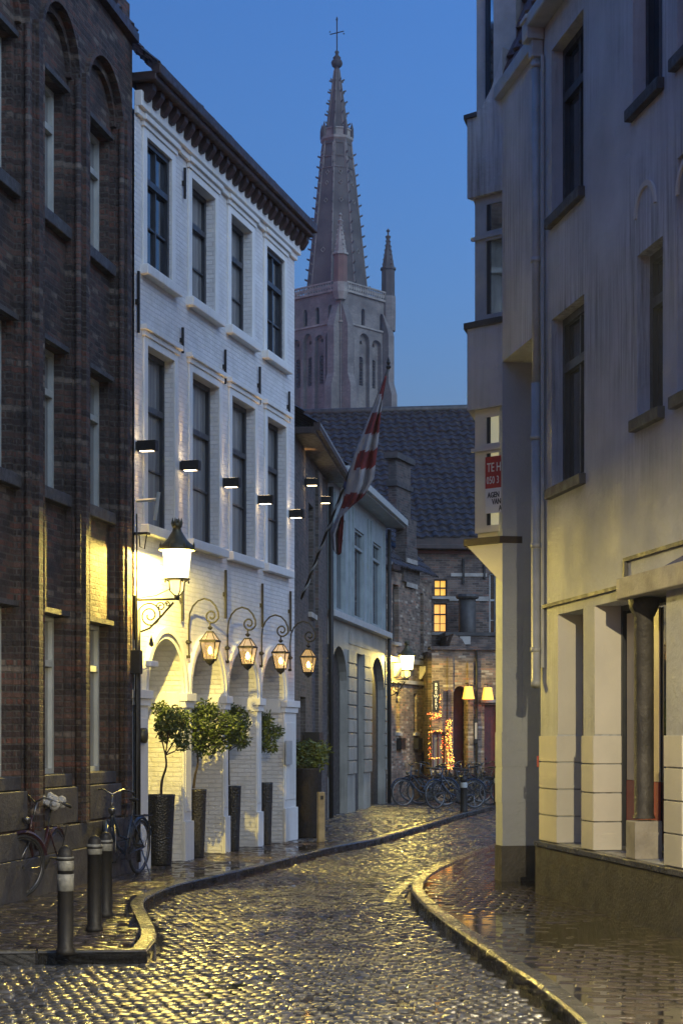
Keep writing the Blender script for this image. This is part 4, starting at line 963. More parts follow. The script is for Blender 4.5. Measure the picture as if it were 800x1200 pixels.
# far jamb of the recess, facing the street corner
M['return'] = surf('shade_tinted_render', (.36, .39, .45), (.30, .33, .38), 1.2, .6, .8, .6, 13)  # blue-grey shade of the unlit end wall, put into its render colour
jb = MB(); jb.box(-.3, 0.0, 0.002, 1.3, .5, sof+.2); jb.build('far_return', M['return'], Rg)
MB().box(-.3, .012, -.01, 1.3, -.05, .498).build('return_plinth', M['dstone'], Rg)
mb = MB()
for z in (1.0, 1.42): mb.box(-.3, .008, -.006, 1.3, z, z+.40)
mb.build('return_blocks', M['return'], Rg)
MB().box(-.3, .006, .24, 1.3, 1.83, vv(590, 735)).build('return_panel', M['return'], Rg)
MB().box(-.3, uN, 1.302, 1.4, -.05, EV).build('recess_back', M['renderG'], Rg)
MB().box(uN, LR, .5, 6, -.05, EV-.02).build('body', M['renderG'], Rg)
MB().box(-.3, uN-.002, .3, 6, sof+.002, EV-.02).build('body_bridge', M['renderG'], Rg)
for i, q in enumerate(wl):
    f = add_window(Rg, q[0], q[1], q[2], q[3], .17, 'glass', (1, 1), .70, .075, 'frame')
    MB().box(q[0]-.05, q[1]+.05, -.07, .115, q[2]-.11, q[2]-.003).build('sill', M['dstone'], f, bevel=.01)
# blind relieving arches
for xl, xr, yb, yt in ((744, 769, 258, 212), (793, 820, 230, 180)):
    ua, ub = FR.u(xl), FR.u(xr); v0 = vv(xl, yb); v1 = vv((xl+xr)/2, yt); o_ = arcpts(ua, ub, v0, v1); i_ = arcpts(ua+.05, ub-.05, v0, v1-.05); mb = MB()
    for k in range(len(o_)-1): mb.prism([o_[k], o_[k+1], i_[k+1], i_[k]], -.02, -.0005, 'y')
    mb.build('relieving_arch', M['cream'], Rg)
# ground floor
vs1 = 3.16; us = FR.u(734)
mb = MB(); mb.prism([(uN, vs1-.035), (us+.04, vs1-.035), (us+.04, vs1+.2), (LR, vs1+.2), (LR, vs1+.235), (us, vs1+.235), (us, vs1), (uN, vs1)], -.04, -.001, 'y'); mb.build('string_course', M['dstone'], Rg)
mb = MB(); mb.box(uN-.02, LR, -.055, -.001, -.05, .6); mb.build('plinth', M['dstone'], Rg, bevel=.008)
MB().box(uN, LR, -.075, .2, .602, .655).build('plinth_cap', M['blues'], Rg, bevel=.006)
for a, b_ in ((uN, g1[0]), (g1[1], g2[0]), (g2[1], g3[0])):
    mb = MB(); z = .66
    while z < 1.7:
        mb.box(a+.002, b_-.002, -.018, -.001, z+.006, z+.272); mb.box(a-.012 if a > uN else a, a+.002, -.018, gd-.03, z+.006, z+.272); z += .28
        
    mb.build('pilaster_blocks', M['cream'], Rg, bevel=.003)
for q in (g1, g2, g3):   # far jambs lined in cream render
    mb = MB(); mb.box(q[0]+.0005, q[0]+.006, .0, .3, 1.79, 3.03); mb.build('jamb', M['cream'], Rg)
    mb = MB(); z = .66
    while z < 1.7: mb.box(q[0]+.0005, q[0]+.02, -.018, .28, z+.006, z+.272); z += .28
    mb.build('jamb_blocks', M['cream'], Rg, bevel=.003)
add_window(Rg, g1[0], g1[1], .66, 3.03, gd+.05, 'glass', (0, 1), 0, .06, 'frame')
f = add_window(Rg, g2[0], g2[1], .66, 3.03, gd+.05, 'glass', (0, 1), 0, .05, 'frame'); f.name = 'shop_window'
ua, ub = FR.u(731, gd), FR.u(768, gd)
MB().box(ua, ub, gd+.025, gd+.045, 1.35, 2.95).build('window_panel', M['shopw'], Rg)
MB().box(ua, ub, gd+.022, gd+.044, .78, 1.345).build('window_panel', M['redband'], Rg)
uc = FR.u(754, .12)
cb = MB(); cb.lathe([(.105, 1.02), (.10, 1.03), (.088, 1.06), (.088, 2.85), (.10, 2.87), (.13, 2.93), (.15, 3.02)], 20, (uc, .12, 0)); c_ = cb.build('column', M['dstone'], Rg, smooth=True)
MB().box(uc-.13, uc+.13, -.01, .25, .656, 1.0).build('column_base', M['stone'], c_, bevel=.01)
ua = FR.u(741); MB().box(ua, LR, -.16, -.042, 3.0, 3.19).build('lintel_beam', M['stone'], Rg, bevel=.01)
MB().box(FR.u(631)+.02, FR.u(631)+.06, -.03, -.0185, 1.44, 1.56).build('house_number_plate', M['redband'], Rg)
aw = MB(); uA, vA = FR.uv(764, 671, -.1); uB = FR.u(815, -.1); aw.prism([(uA, vA), (uB, FR.v(815, 668, -.1)), (uB, FR.v(815, 642, -.1))], -.10, -.08, 'y')
t = thing('awning', 'folded navy canvas awning tip above the grey lintel at the right edge', 'awning', (FR.o.x, FR.o.y, 0), FR.rot); aw.build('canvas', M['awn'], t)
# pipe, hopper, gutter, roof
upipe = FR.u(627, -.07); mb = MB()
vb = FR.v(631, 803, -.07)
mb.tube([(upipe+.02, -.07, EV-.25), (upipe+.02, -.07, vv(627, 455))], .045, 10); mb.tube([(upipe+.02, -.07, vv(627, 455)), (upipe+.02, -.07, vb+.06), (upipe+.07, -.09, vb)], .052, 10)
for y_ in (85, 310, 515, 640, 760): mb.tube([(upipe+.02, -.07, vv(627, y_)), (upipe+.02, -.07, vv(627, y_)-.05)], .062, 10)
mb.build('downpipe', M['pipe'], Rg, smooth=True)
MB().tube([(upipe+.13, -.03, EV-.3), (upipe+.13, -.03, 1.6+.9)], .02, 6).build('cable_pipe', M['pipe'], Rg)
hp = MB(); hp.box(upipe-.08, upipe+.12, -.2, -.01, EV-.12, EV+.08); hp.box(upipe-.04, upipe+.09, -.14, -.01, EV-.3, EV-.12); hp.box(upipe-.1, upipe+.14, -.22, 0, EV+.08, EV+.13); hp.build('rain_hopper', M['pipe'], Rg, bevel=.01)
MB().box(-.05, uN+.02, -.09, .0, EV-.14, EV+.02).build('cornice', M['pipe'], Rg, bevel=.01)
mb = MB(); mb.box(uN+.05, LR, -.2, .1, EV+.0, EV+.14); mb.build('gutter', M['pipe'], Rg, bevel=.02)
tile_roof('roof', M['tiler'], (-.35, .02, EV-.02), (1, 0, 0), (0, .28, .96), uN+.5, 3.4, .26, .36, .03, .05, parent=Rg, seed=30)
tile_roof('roof', M['tiler'], (uN+.2, .2, EV+.1), (1, 0, 0), (0, .5, .86), LR-uN-.2, 3, .26, .36, .03, .05, parent=Rg, seed=31)
# corner bay (canted) ---------------------------------------------------
bA = Vector(FR.world(0.0, 0.0).xy); zB = 21.14; bB = Vector(((547-400)/F*zB, zB))
FY = Fac(bB, bA)
fy = lambda px, py, off=0: FY.uv(px, py, off)
frm = Matrix.Translation(Vector((bB.x, bB.y, 0))) @ Matrix.Rotation(FY.rot, 4, 'Z')
inv = Matrix.Translation(Vector((FR.o.x, FR.o.y, 0))) @ Matrix.Rotation(FR.rot, 4, 'Z')
TM = inv.inverted() @ frm
LY = FY.len
def ylev(py): return fy(547, py)[1]
pc_ = [(0, 0), (LY, 0), (LY+.5, .5), (LY+.5, 2.2), (1.9, 2.2)]
wR = FR.world(-.012, .55).xy; pR = ((wR-bB).dot(FY.d), (wR-bB).dot(FY.n)); LYi = LY-.012
C2 = Vector((1.85, 22.9)); cl = Vector(((C2-bB).dot(FY.d), (C2-bB).dot(FY.n)))
plan = [(0, 0), (LY, 0), pR, (cl.x+.8, cl.y), (cl.x, cl.y)]
plan2 = [(.0, .13), (0, .13), (LY, .13), pR, (cl.x+.8, cl.y-.02), (cl.x+.13, cl.y-.02), (.15, .13)]
def pr(pl, z0, z1, name, mat):
    mb = MB(TM); mb.prism(pl, z0, z1, 'z'); return mb.build(name, mat, Rg)
u560 = FY.u(559.5, .13)
planw = [(u560, .13), (LY+.02, .13), pR, (cl.x+.8, cl.y-.02), (cl.x+.16, cl.y-.02)]
pr(plan, ylev(481), ylev(386), 'bay_wall', M['renderG']); 
pr(planw, ylev(386), ylev(233), 'bay_core', M['renderG'])
pr(planw, ylev(632), ylev(481), 'bay_core', M['cream'])
zt = ylev(140)
mb = MB(TM); top = [(0, ylev(233)), (LY, ylev(233)), (LY, FY.v(588, 55)), (FY.u(583), FY.v(583, 80)), (FY.u(575), FY.v(575, 104)), (FY.u(563), FY.v(563, 127)), (0, zt)]
mb.prism(top, 0, .12, 'y'); mb.build('bay_parapet', M['renderG'], Rg)
pr([(0.0, .121), (LY, .121), pR, (cl.x+.8, cl.y), (cl.x, cl.y)], ylev(233), zt, 'bay_wall', M['renderG'])
pr([(-.03, -.03), (.16, -.03), (cl.x+.2, cl.y), (cl.x-.02, cl.y)], zt+.001, zt+.05, 'bay_coping', M['dstone'])
pr([(-.03, -.03), (LY-.01, -.03), pR, (cl.x+.5, cl.y), (cl.x-.02, cl.y)], ylev(386)+.001, ylev(386)+.07, 'bay_sill', M['dstone'])
pr([(-.03, -.03), (LY-.01, -.03), pR, (cl.x+.5, cl.y), (cl.x-.02, cl.y)], ylev(640), ylev(632), 'bay_sill', M['gutter'])
# corbel below the bay: inverted wedge
pA, pB_ = (0, 0), (LY, 0); z1 = ylev(640); z0 = FY.v(588, 684)
mb = MB(TM); top_ = [(p[0], p[1], z1-.002) for p in plan]; tip = [(LY, 0.005, z0), (pR[0], pR[1], z0)]
mb.add(top_+tip, [(0, 1, 2, 3, 4), (0, 5, 1), (1, 5, 6, 2), (2, 6, 3), (0, 4, 6, 5), (4, 3, 6)]); mb.build('bay_corbel', M['cream'], Rg)
# bay windows
def baywin(y0, y1, glass, fm, tr=.68):
    mb = MB(TM); fu0, fu1 = u560, LY+.01; v0 = ylev(y1)+.07; v1 = ylev(y0); yo = .125
    pane0, pane1 = FY.u(571, .1), LY-.0
    mb.box(fu0, pane0, yo-.05, yo-.001, v0, v1); mb.box(pane0, fu1, yo-.05, yo-.001, v1-.1, v1); mb.box(pane0, fu1, yo-.05, yo-.001, v0, v0+.08)
    zt_ = v0+(v1-v0)*tr; mb.box(pane0, fu1, yo-.07, yo-.001, zt_-.06, zt_+.05); mb.box(fu0-.03, fu1, yo-.09, yo-.051, zt_-.03, zt_+.01)
    f = mb.build('bay_window', M[fm], Rg); 
    m2 = MB(TM); m2.box(pane0-.01, pane0+.05, yo-.04, yo-.002, v0+.08, v1-.1); m2.build('sash', M['frame'], f)
    m3 = MB(TM); m3.box(pane0+.04, fu1-.0, yo-.03, yo-.003, v0+.07, v1-.09); m3.build('pane', M[glass], f); return v0, v1
baywin(233, 386, 'mirror', 'pipe'); lv0, lv1 = baywin(481, 632, 'room', 'cream')
# attic window above the parapet
mb = MB(TM); ua0 = FY.u(558, .3); mb.prism([(ua0, .3), (LY+.3, .3), (LY+.5, 1.0), (cl.x+.5, cl.y), (cl.x+.25, cl.y)], zt, ylev(-60), 'z'); mb.build('attic_core', M['pipe'], Rg)
mb = MB(TM); mb.box(FY.u(570, .28), FY.u(574, .28), .25, .299, zt, ylev(-50)); mb.build('attic_sash', M['frame'], Rg)
mb = MB(TM); mb.box(FY.u(574, .28), LY+.2, .27, .298, zt+.1, ylev(-50)); mb.build('attic_pane', M['mirror'], Rg)
mb = MB(TM); mb.box(FY.u(582, .2), LY+.1, .13, .29, zt, ylev(-50)); mb.build('attic_cheek', M['pipe'], Rg)
# letting sign in the bay window
sg = thing('letting_sign', 'red and white letting sign in the lower corner bay window', 'sign', (bB.x, bB.y, 0), FY.rot)
s_u0 = FY.u(568.5, .04); s_u1 = LY+.0
za, zb_, zc_ = FY.v(568.5, 536, .04), FY.v(568.5, 573, .04), FY.v(568.5, 602, .04)
MB().box(s_u0, s_u1, .035, .045, zb_, za).build('sign_board', M['signred'], sg); MB().box(s_u0, s_u1, .035, .045, zc_, zb_-.001).build('sign_board', M['white'], sg)
hgt = za-zb_
text_mesh('TE H', .15, M['signtext'], 'lettering', sg, (s_u0+.025, .033, za-hgt*.48), sx=.66, ext=.002)
text_mesh('050 3', .125, M['signtext'], 'lettering', sg, (s_u0+.018, .033, za-hgt*.86), sx=.66, ext=.002)
text_mesh('AGEN', .09, M['signblack'], 'lettering', sg, (s_u0+.035, .033, zb_-.11), sx=.72, ext=.002, bold=.002)
text_mesh('VAN', .09, M['signblack'], 'lettering', sg, (s_u0+.10, .033, zb_-.19), sx=.72, ext=.002, bold=.002)
text_mesh('A', .09, M['signblack'], 'lettering', sg, (s_u0+.20, .033, zb_-.27), sx=.72, ext=.002, bold=.002)
# the next lantern of the street, on a post by the right kerb beside the camera, and the brick front continuing beside the camera
MB().box(-13, -.002, .0, 7, -.05, TOP).build('near_wall', M['brickA'], A)
FP = Fac((1.95, 8.3), (2.95, 8.3))
street_lantern(FP, 0, 3.95, 0.0, 'lit street lantern on an iron post at the near end of the right pavement', 620, post=True, lcol=(1, .82, .48))
mb = MB(); mb.box(LR, LR+6, 0, 6, -.05, EV); mb.build('wall_extension', M['renderG'], Rg)
# ================================================================== church tower
TZ = 296.; tx = (394.6-400)/F*TZ
T = thing('church_tower', 'distant brick church tower with an octagonal crocketed spire', 'church tower', (tx, TZ, 0), R(49))
hs = 6.1; hz = lambda y, zz=289.: EYE+(HOR-y)*zz/F
par = hz(343)
def face_m(k):   # k=0 right face (y=-hs), k=3 left face (x=-hs)
    return Matrix.Rotation(math.pi/2*k, 4, 'Z') @ Matrix.Translation((-hs, -hs, 0))
for k in range(4):
    s2 = 2*hs; mb = MB(face_m(k)); pw_ = [(1.15, 3.55), (4.15, 6.05), (6.65, 8.55), (9.05, 11.2)]
    if k == 0: pw_ = [(1.7, 3.3), (4.6, 7.2), (7.9, 10.2)]
    ops = [(a, b_, hz(500), hz(386)-(0 if (i % 2) else .6), .45, hz(392)-.6) for i, (a, b_) in enumerate(pw_)]
    DEP = .75; ops = [q[:4]+(DEP,)+q[5:] for q in ops]
    sm = [(x-.45, x+.45, hz(377), hz(357), .5, hz(362)) for x in ((1.9, 4.6, 7.2, 10.0) if k else (5.6, 10.3))]
    ops2 = [(a, b_, hz(590), hz(508), .45, hz(515)) for a, b_ in pw_]
    wall(mb, 0, s2, 0, par, ops+sm+ops2); mb.build('wall', M['tower'], T)
    mb = MB(face_m(k)); lan = []
    for a, b_ in pw_:
        m_ = (a+b_)/2; hw = min(.55, (b_-a)/2-.25); lan.append((m_-hw, m_+hw, hz(447), hz(413), .5, hz(416)))
        lan.append((m_-.28, m_+.28, hz(398), hz(393.5), .4, hz(395.8))); 
    wall(mb, .1, s2-.1, hz(600), hz(380), lan, y=.75); mb.build('inner_wall', M['tower'], T)
    mb = MB(face_m(k)); mb.box(.5, s2-.5, 1.27, 1.4, hz(600), par-.5); mb.build('louvre_back', M['towerd'], T)
    mb = MB(face_m(k))
    for q in lan[::2]:
        for i in range(9):
            z = q[2]+.25+i*.5; mb.box(q[0], q[1], .9, 1.2, z, z+.12)
    mb.build('louvres', M['towerd'], T)
    for za_, zb2 in ((380, 378), (503, 500)): MB(face_m(k)).box(-.1, s2+.1, -.22, -.002, hz(za_), hz(zb2)).build('string_course', M['towers'], T)
    # parapet
    mb = MB(face_m(k)); mb.box(-.3, s2+.3, -.35, .3, par, par+.35); mb.box(-.3, s2+.3, -.3, -.05, par+1.5, par+1.75)
    n = 22
    for i in range(n):
        x = .1+i*(s2-.2)/(n-1); mb.box(x-.09, x+.09, -.25, -.08, par+.35, par+1.5)
        if i < n-1: mb.prism([(x+.09, par+.9), (x+.28, par+1.3), (x+.47, par+.9), (x+.28, par+.55)], -.2, -.12, 'y')
    mb.build('parapet', M['towers'], T)
# buttresses : stepped, two at each corner
for sx_ in (-1, 1):
    for sy_ in (-1, 1):
        mb = MB()
        prof = [(0, 0), (2.6, 0), (2.6, hz(455)), (1.75, hz(440)), (1.75, hz(384)), (1.35, hz(376)), (0.15, hz(358)), (0, hz(358))]
        cx, cy = sx_*hs, sy_*hs
        for ax in 'xy':
            a, b_ = (cx, cy) if ax == 'x' else (cy, cx); sa, sb = (sx_, sy_) if ax == 'x' else (sy_, sx_)
            pts = [(a+sa*p*.75, z) for p, z in prof]
            if ax == 'x': mb.prism(pts, b_-sb*1.7, b_-sb*.25, 'y')
            else: mb.prism(pts, b_-sb*1.7, b_-sb*.25, 'x')
        mb.build('buttress', M['tower'], T)
        # corner turret
        mb = MB(); c = (sx_*(hs-.1), sy_*(hs-.1), 0)
        zs = par-.3 if (sx_, sy_) == (-1, -1) else par-2
        mb.lathe([(.9 if zs > par-1 else 1.25, zs-(1.2 if zs > par-1 else 2.5)), (1.3, zs), (1.28, par+1.2)], 8, c, R(22.5)); 
        tt = mb.build('turret_base', M['towers'] if (sx_, sy_) == (-1, -1) else M['tower'], T)
        mb = MB().lathe([(1.15, par+1.2), (1.12, hz(302))], 8, c, R(22.5)); mb.build('turret_shaft', M['tred'] if (sx_, sy_) == (-1, -1) else M['spire'], T)
        mb = MB().lathe([(1.35, hz(302)), (1.35, hz(300)), (1.05, hz(299)), (.28, hz(266)), (.35, hz(264)), (.5, hz(262)), (.15, hz(260)), (.12, hz(257)), (.35, hz(255)), (.02, hz(252))], 8, c, R(22.5))
        for i in range(6):
            z = hz(296)+i*.78; rr = 1.0-(z-hz(299))/(hz(266)-hz(299))*.75
            for kk in range(4):
                a = R(49+45*0)+kk*math.pi/2+R(22.5); mb.lathe([(.001, -.15), (.17, 0), (.001, .2)], 5, (c[0]+math.cos(a)*(rr+.1), c[1]+math.sin(a)*(rr+.1), z))
        mb.build('pinnacle', M['towers'] if (sx_, sy_) == (-1, -1) else M['spire'], T)
# octagonal spire
hc = lambda y: EYE+(HOR-y)*TZ/F
rad = lambda y: (4.95+(2.35-4.95)*(335-y)/(335-165)) if y > 165 else (1.75+(.42-1.75)*(150-y)/(150-82))
sp = MB(); a8 = R(22.5)
sp.lathe([(rad(350)*1.0, hc(352)), (rad(167), hc(167))], 8, (0, 0, 0), a8-R(49)+R(12)); sp.build('spire', M['spire'], T)
MB().lathe([(2.0, hc(162)), (1.85, hc(152)), (rad(150), hc(150)), (.42, hc(80))], 8, (0, 0, 0), a8-R(49)+R(12)).build('upper_spire', M['spire'], T)
MB().lathe([(2.35, hc(169)), (2.75, hc(166)), (2.75, hc(163)), (2.4, hc(162.9)), (2.4, hc(155)), (2.55, hc(155)), (2.55, hc(153.5)), (1.9, hc(153))], 8, (0, 0, 0), a8-R(49)+R(12)).build('gallery', M['towers'], T)
cro = MB(); crl = []; pin = MB(); ribs = MB(); fr8 = MB()
for k in range(8):
    a = a8-R(49)+R(12)+k*math.pi/4; c, s = math.cos(a), math.sin(a)
    ribs.tube([(c*rad(350), s*rad(350), hc(350)), (c*rad(168), s*rad(168), hc(168))], .13, 5); ribs.tube([(c*rad(150), s*rad(150), hc(150)), (c*.45, s*.45, hc(82))], .09, 5)
    for y in list(range(340, 175, -12))+list(range(148, 92, -13)):
        rr = rad(y); z = hc(y); cm = MB(); crl.append((-(c*math.sin(R(49))+s*math.cos(R(49))), cm)); cm.add([(c*rr-s*.08, s*rr+c*.08, z-.15), (c*rr+s*.08, s*rr-c*.08, z-.15), (c*(rr+.6), s*(rr+.6), z+.12), (c*(rr+.6), s*(rr+.6), z+.42), (c*rr, s*rr, z+.2)], [(0, 1, 2), (0, 2, 3, 4), (1, 2, 3, 4), (0, 1, 4)])
    pin.lathe([(.34, hc(163)), (.32, hc(153)), (.02, hc(145))], 5, (c*2.5, s*2.5, 0))
    # framed square panels under the gallery, window lights lower down
    a2 = a+math.pi/8; d = Vector((math.cos(a2), math.sin(a2), 0)); t_ = Vector((-d.y, d.x, 0))
    def pt(y, f, o=.08): rr = rad(y)*math.cos(math.pi/8)+o; return d*rr+t_*f*rad(y)*.383*.8+Vector((0, 0, hc(y)))
    for y0, y1 in ((172, 187), (188, 201)):
        q = [pt(y1, -1), pt(y1, 1), pt(y0, 1), pt(y0, -1)]; fr8.tube(q, .09, 4, closed=True)
    for y0, y1, f in ((204, 210, 0), (217, 222, 0), (238, 243, .0), (296, 302, 0)):
        q = [pt(y1, -.3+f), pt((y0+y1)/2, .0+f-.45), pt(y0, f), pt((y0+y1)/2, f+.45)]; fr8.tube([pt(y1, f), pt((y0+y1)/2, f+.3), pt(y0, f), pt((y0+y1)/2, f-.3)], .07, 4, closed=True)
    for y0, y1 in ((95, 140), (255, 285), (308, 325)):
        pass
ribs.build('spire_ribs', M['tower'], T); crl.sort(key=lambda q: -q[0])
for q_, cm in crl[:100]: cm.build('crocket', M['spire'], T)
for q_, cm in crl[100:]: cro.add(cm.V, cm.F)
tag(cro.build('crockets', M['spire'], T), kind='stuff'); pin.build('gallery_pinnacles', M['spire'], T); fr8.build('stone_tracery', M['towers'], T)
MB().lathe([(.42, hc(80)), (.85, hc(77)), (.98, hc(74)), (.8, hc(71)), (.45, hc(70)), (.7, hc(68)), (.3, hc(65)), (.25, hc(63)), (.38, hc(61)), (.12, hc(59))], 10).build('finial', M['towerd'], T, smooth=True)
mb = MB(); mb.tube([(0, 0, hc(62)), (0, 0, hc(20))], .10, 5)
t_ = Vector((math.cos(-R(49)), math.sin(-R(49)), 0)); mb.tube([t_*-1.15+Vector((0, 0, hc(40.5))), t_*1.15+Vector((0, 0, hc(36.5)))], .09, 5); mb.lathe([(.001, -.4), (.2, 0), (.001, .5)], 5, (0, 0, hc(23)))
for s in (-1.15, 1.15): mb.lathe([(.001, -.15), (.16, 0), (.001, .15)], 5, t_*s+Vector((0, 0, hc(38.5)-s*.13)))
mb.build('cross', M['iron'], T)
# ================================================================== flag
pb, pt_ = FC.world(FC.u(352), -.05, 0), None
zf = FC.world(FC.u(352), 0).y
p0 = P(353, 702, 31.6); p1 = P(455, 432, 29.6)
fl = thing('flagpole', 'long slanted striped flagpole fixed to the narrow dark house', 'flagpole', p0)
dv = p1-p0
mp = MB(); n = 44
mp.tube([dv*(i/10) for i in range(11)], .022, 8); mp.build('pole', M['doord'], fl, smooth=True)
mb = MB(); x_ = dv.orthogonal().normalized(); y_ = dv.normalized().cross(x_)
def helix(t, ph): a = t*2*math.pi*11+ph; return dv*t+(x_*math.cos(a)+y_*math.sin(a))*.023
for k in range(2):
    pts = [helix(.0+i/160*.5, k*.5) for i in range(161)]; mb.tube(pts, .014, 4)
mb.build('painted_stripe', M['framew'], fl)
MB().lathe([(.03, 0), (.045, .03), (.02, .06), (.035, .1), (.001, .2)], 8, dv).build('finial', M['iron'], fl)
# draped flag: hangs from the upper pole and gathers at the clip
ft = thing('flag', 'wet red and white striped flag drooping from the slanted pole', 'flag', p0)
rows_ = 72; colsn = 20
leftE = [(451, 440), (440, 468), (428, 498), (418, 525), (411, 548), (406, 568), (401, 588), (394, 606), (387, 622), (391, 642)]
rightE = [(453, 441), (449, 465), (446, 488), (443, 512), (440, 535), (438, 560), (428, 580), (404, 598), (402, 620), (399, 648)]
def lerpE(E, t):
    k = t*(len(E)-1); i = min(int(k), len(E)-2); f = k-i; f = f
    return (E[i][0]+(E[i+1][0]-E[i][0])*f, E[i][1]+(E[i+1][1]-E[i][1])*f)
fm = MB(); fmi = []
grid = []
for i in range(rows_+1):
    t = i/rows_; l, r_ = lerpE(leftE, t), lerpE(rightE, t); row = []
    zc = 29.6+(31.6-29.6)*t*.72; amp = min(1, t*4)
    for j in range(colsn+1):
        s = j/colsn; x = l[0]+(r_[0]-l[0])*s; y = l[1]+(r_[1]-l[1])*s
        y += 5*math.sin(s*math.pi)*amp
        zz = zc+(.09*math.sin(s*9+t*3)+.05*math.sin(s*17+t*5+1))*amp; row.append(P(x+.8*math.sin(t*11+s*3)*amp, y, zz)-p0)
    grid.append(row)
cuts = [.10, .18, .28, .37, .47, .62, .72]
fm.V = [v for row in grid for v in row]; W_ = colsn+1
for i in range(rows_):
    for j in range(colsn):
        t = (i+.5)/rows_+.05*math.sin((j/colsn)*5)*.4; k = sum(t > c for c in cuts)
        ci = 0 if k in (0, 2, 4, 6) else 1
        if k == 7: ci = 0 if j > 11 else 1
        if k == 6 and i < rows_*.66: ci = 0
        if j < 3 and t < .5: ci = 1
        fm.F.append((i*W_+j, i*W_+j+1, (i+1)*W_+j+1, (i+1)*W_+j)); fmi.append(ci)
M['flagred'] = surf('flag_red', (.18, .022, .026), (.10, .012, .015), 6, .7, .8, .2, 60); M['flagwhite'] = surf('flag_white', (.34, .34, .36), (.24, .24, .26), 6, .7, .8, .2, 60)
me = bpy.data.meshes.new('cloth'); me.from_pydata([tuple(v) for v in fm.V], [], fm.F); me.polygons.foreach_set('use_smooth', [True]*len(me.polygons))
me.materials.append(M['flagred']); me.materials.append(M['flagwhite']); me.polygons.foreach_set('material_index', fmi); me.update()
o = bpy.data.objects.new('cloth', me); COL.objects.link(o); o.parent = ft; md = o.modifiers.new('solid', 'SOLIDIFY'); md.thickness = .006
# small blue emblem patch on the flag
eb = MB()
for (x, y, rx, ry) in ((408, 568, 6, 7), (413, 572, 4, 4), (420, 574, 4, 3)):
    c = P(x, y, 30.55)-p0; s = 30.6/F; eb.add([c+Vector((math.cos(a)*rx*s, -.02, math.sin(a)*ry*s)) for a in [i*math.pi/4 for i in range(8)]], [tuple(range(8))])
M['flagblue'] = surf('flag_blue', (.04, .05, .14), (.03, .04, .1), 6, .7, .8, .2, 60)
o = eb.build('emblem', M['flagblue'], ft); o.modifiers.new('s', 'SOLIDIFY').thickness = .004
# ================================================================== bollards
def bollard(px, pyb, pyt, label, bands):
    p = G(px, pyb, SWH); s = p.y/F; h = (pyb-pyt)*s; r = thing('bollard', label, 'bollard', (p.x, p.y, SWH), 0, 'black bollards on the left pavement')
    rr = .062
    MB().lathe([(rr+.015, 0), (rr+.01, .03), (rr, .05), (rr*.98, h*.86), (rr*1.12, h*.865), (rr*1.12, h*.885), (rr*.98, h*.89), (rr*.9, h*.95), (rr*.6, h*.985), (rr*.2, h*1.0), (.001, h)], 18).build('post', M['iron'], r, smooth=True)
    for a, b_, mt in bands:
        z1, z0 = (pyb-a)*s, (pyb-b_)*s; MB().lathe([(rr+.0, z0), (rr+.004, z0+.002), (rr+.004, z1-.002), (rr+.0, z1)], 18).build('reflective_band', M[mt], r, smooth=True)
bollard(77, 1118, 991, 'nearest black bollard, with a white band and a torn sticker', [(1004, 1020, 'band'), (1024, 1044, 'band')])
bollard(111, 1091, 979, 'middle black bollard of the three on the left pavement', [(989, 1001, 'band')])
bollard(124, 1074, 975, 'farthest black bollard of the left three, nearest the white pier', [(984, 997, 'band')])
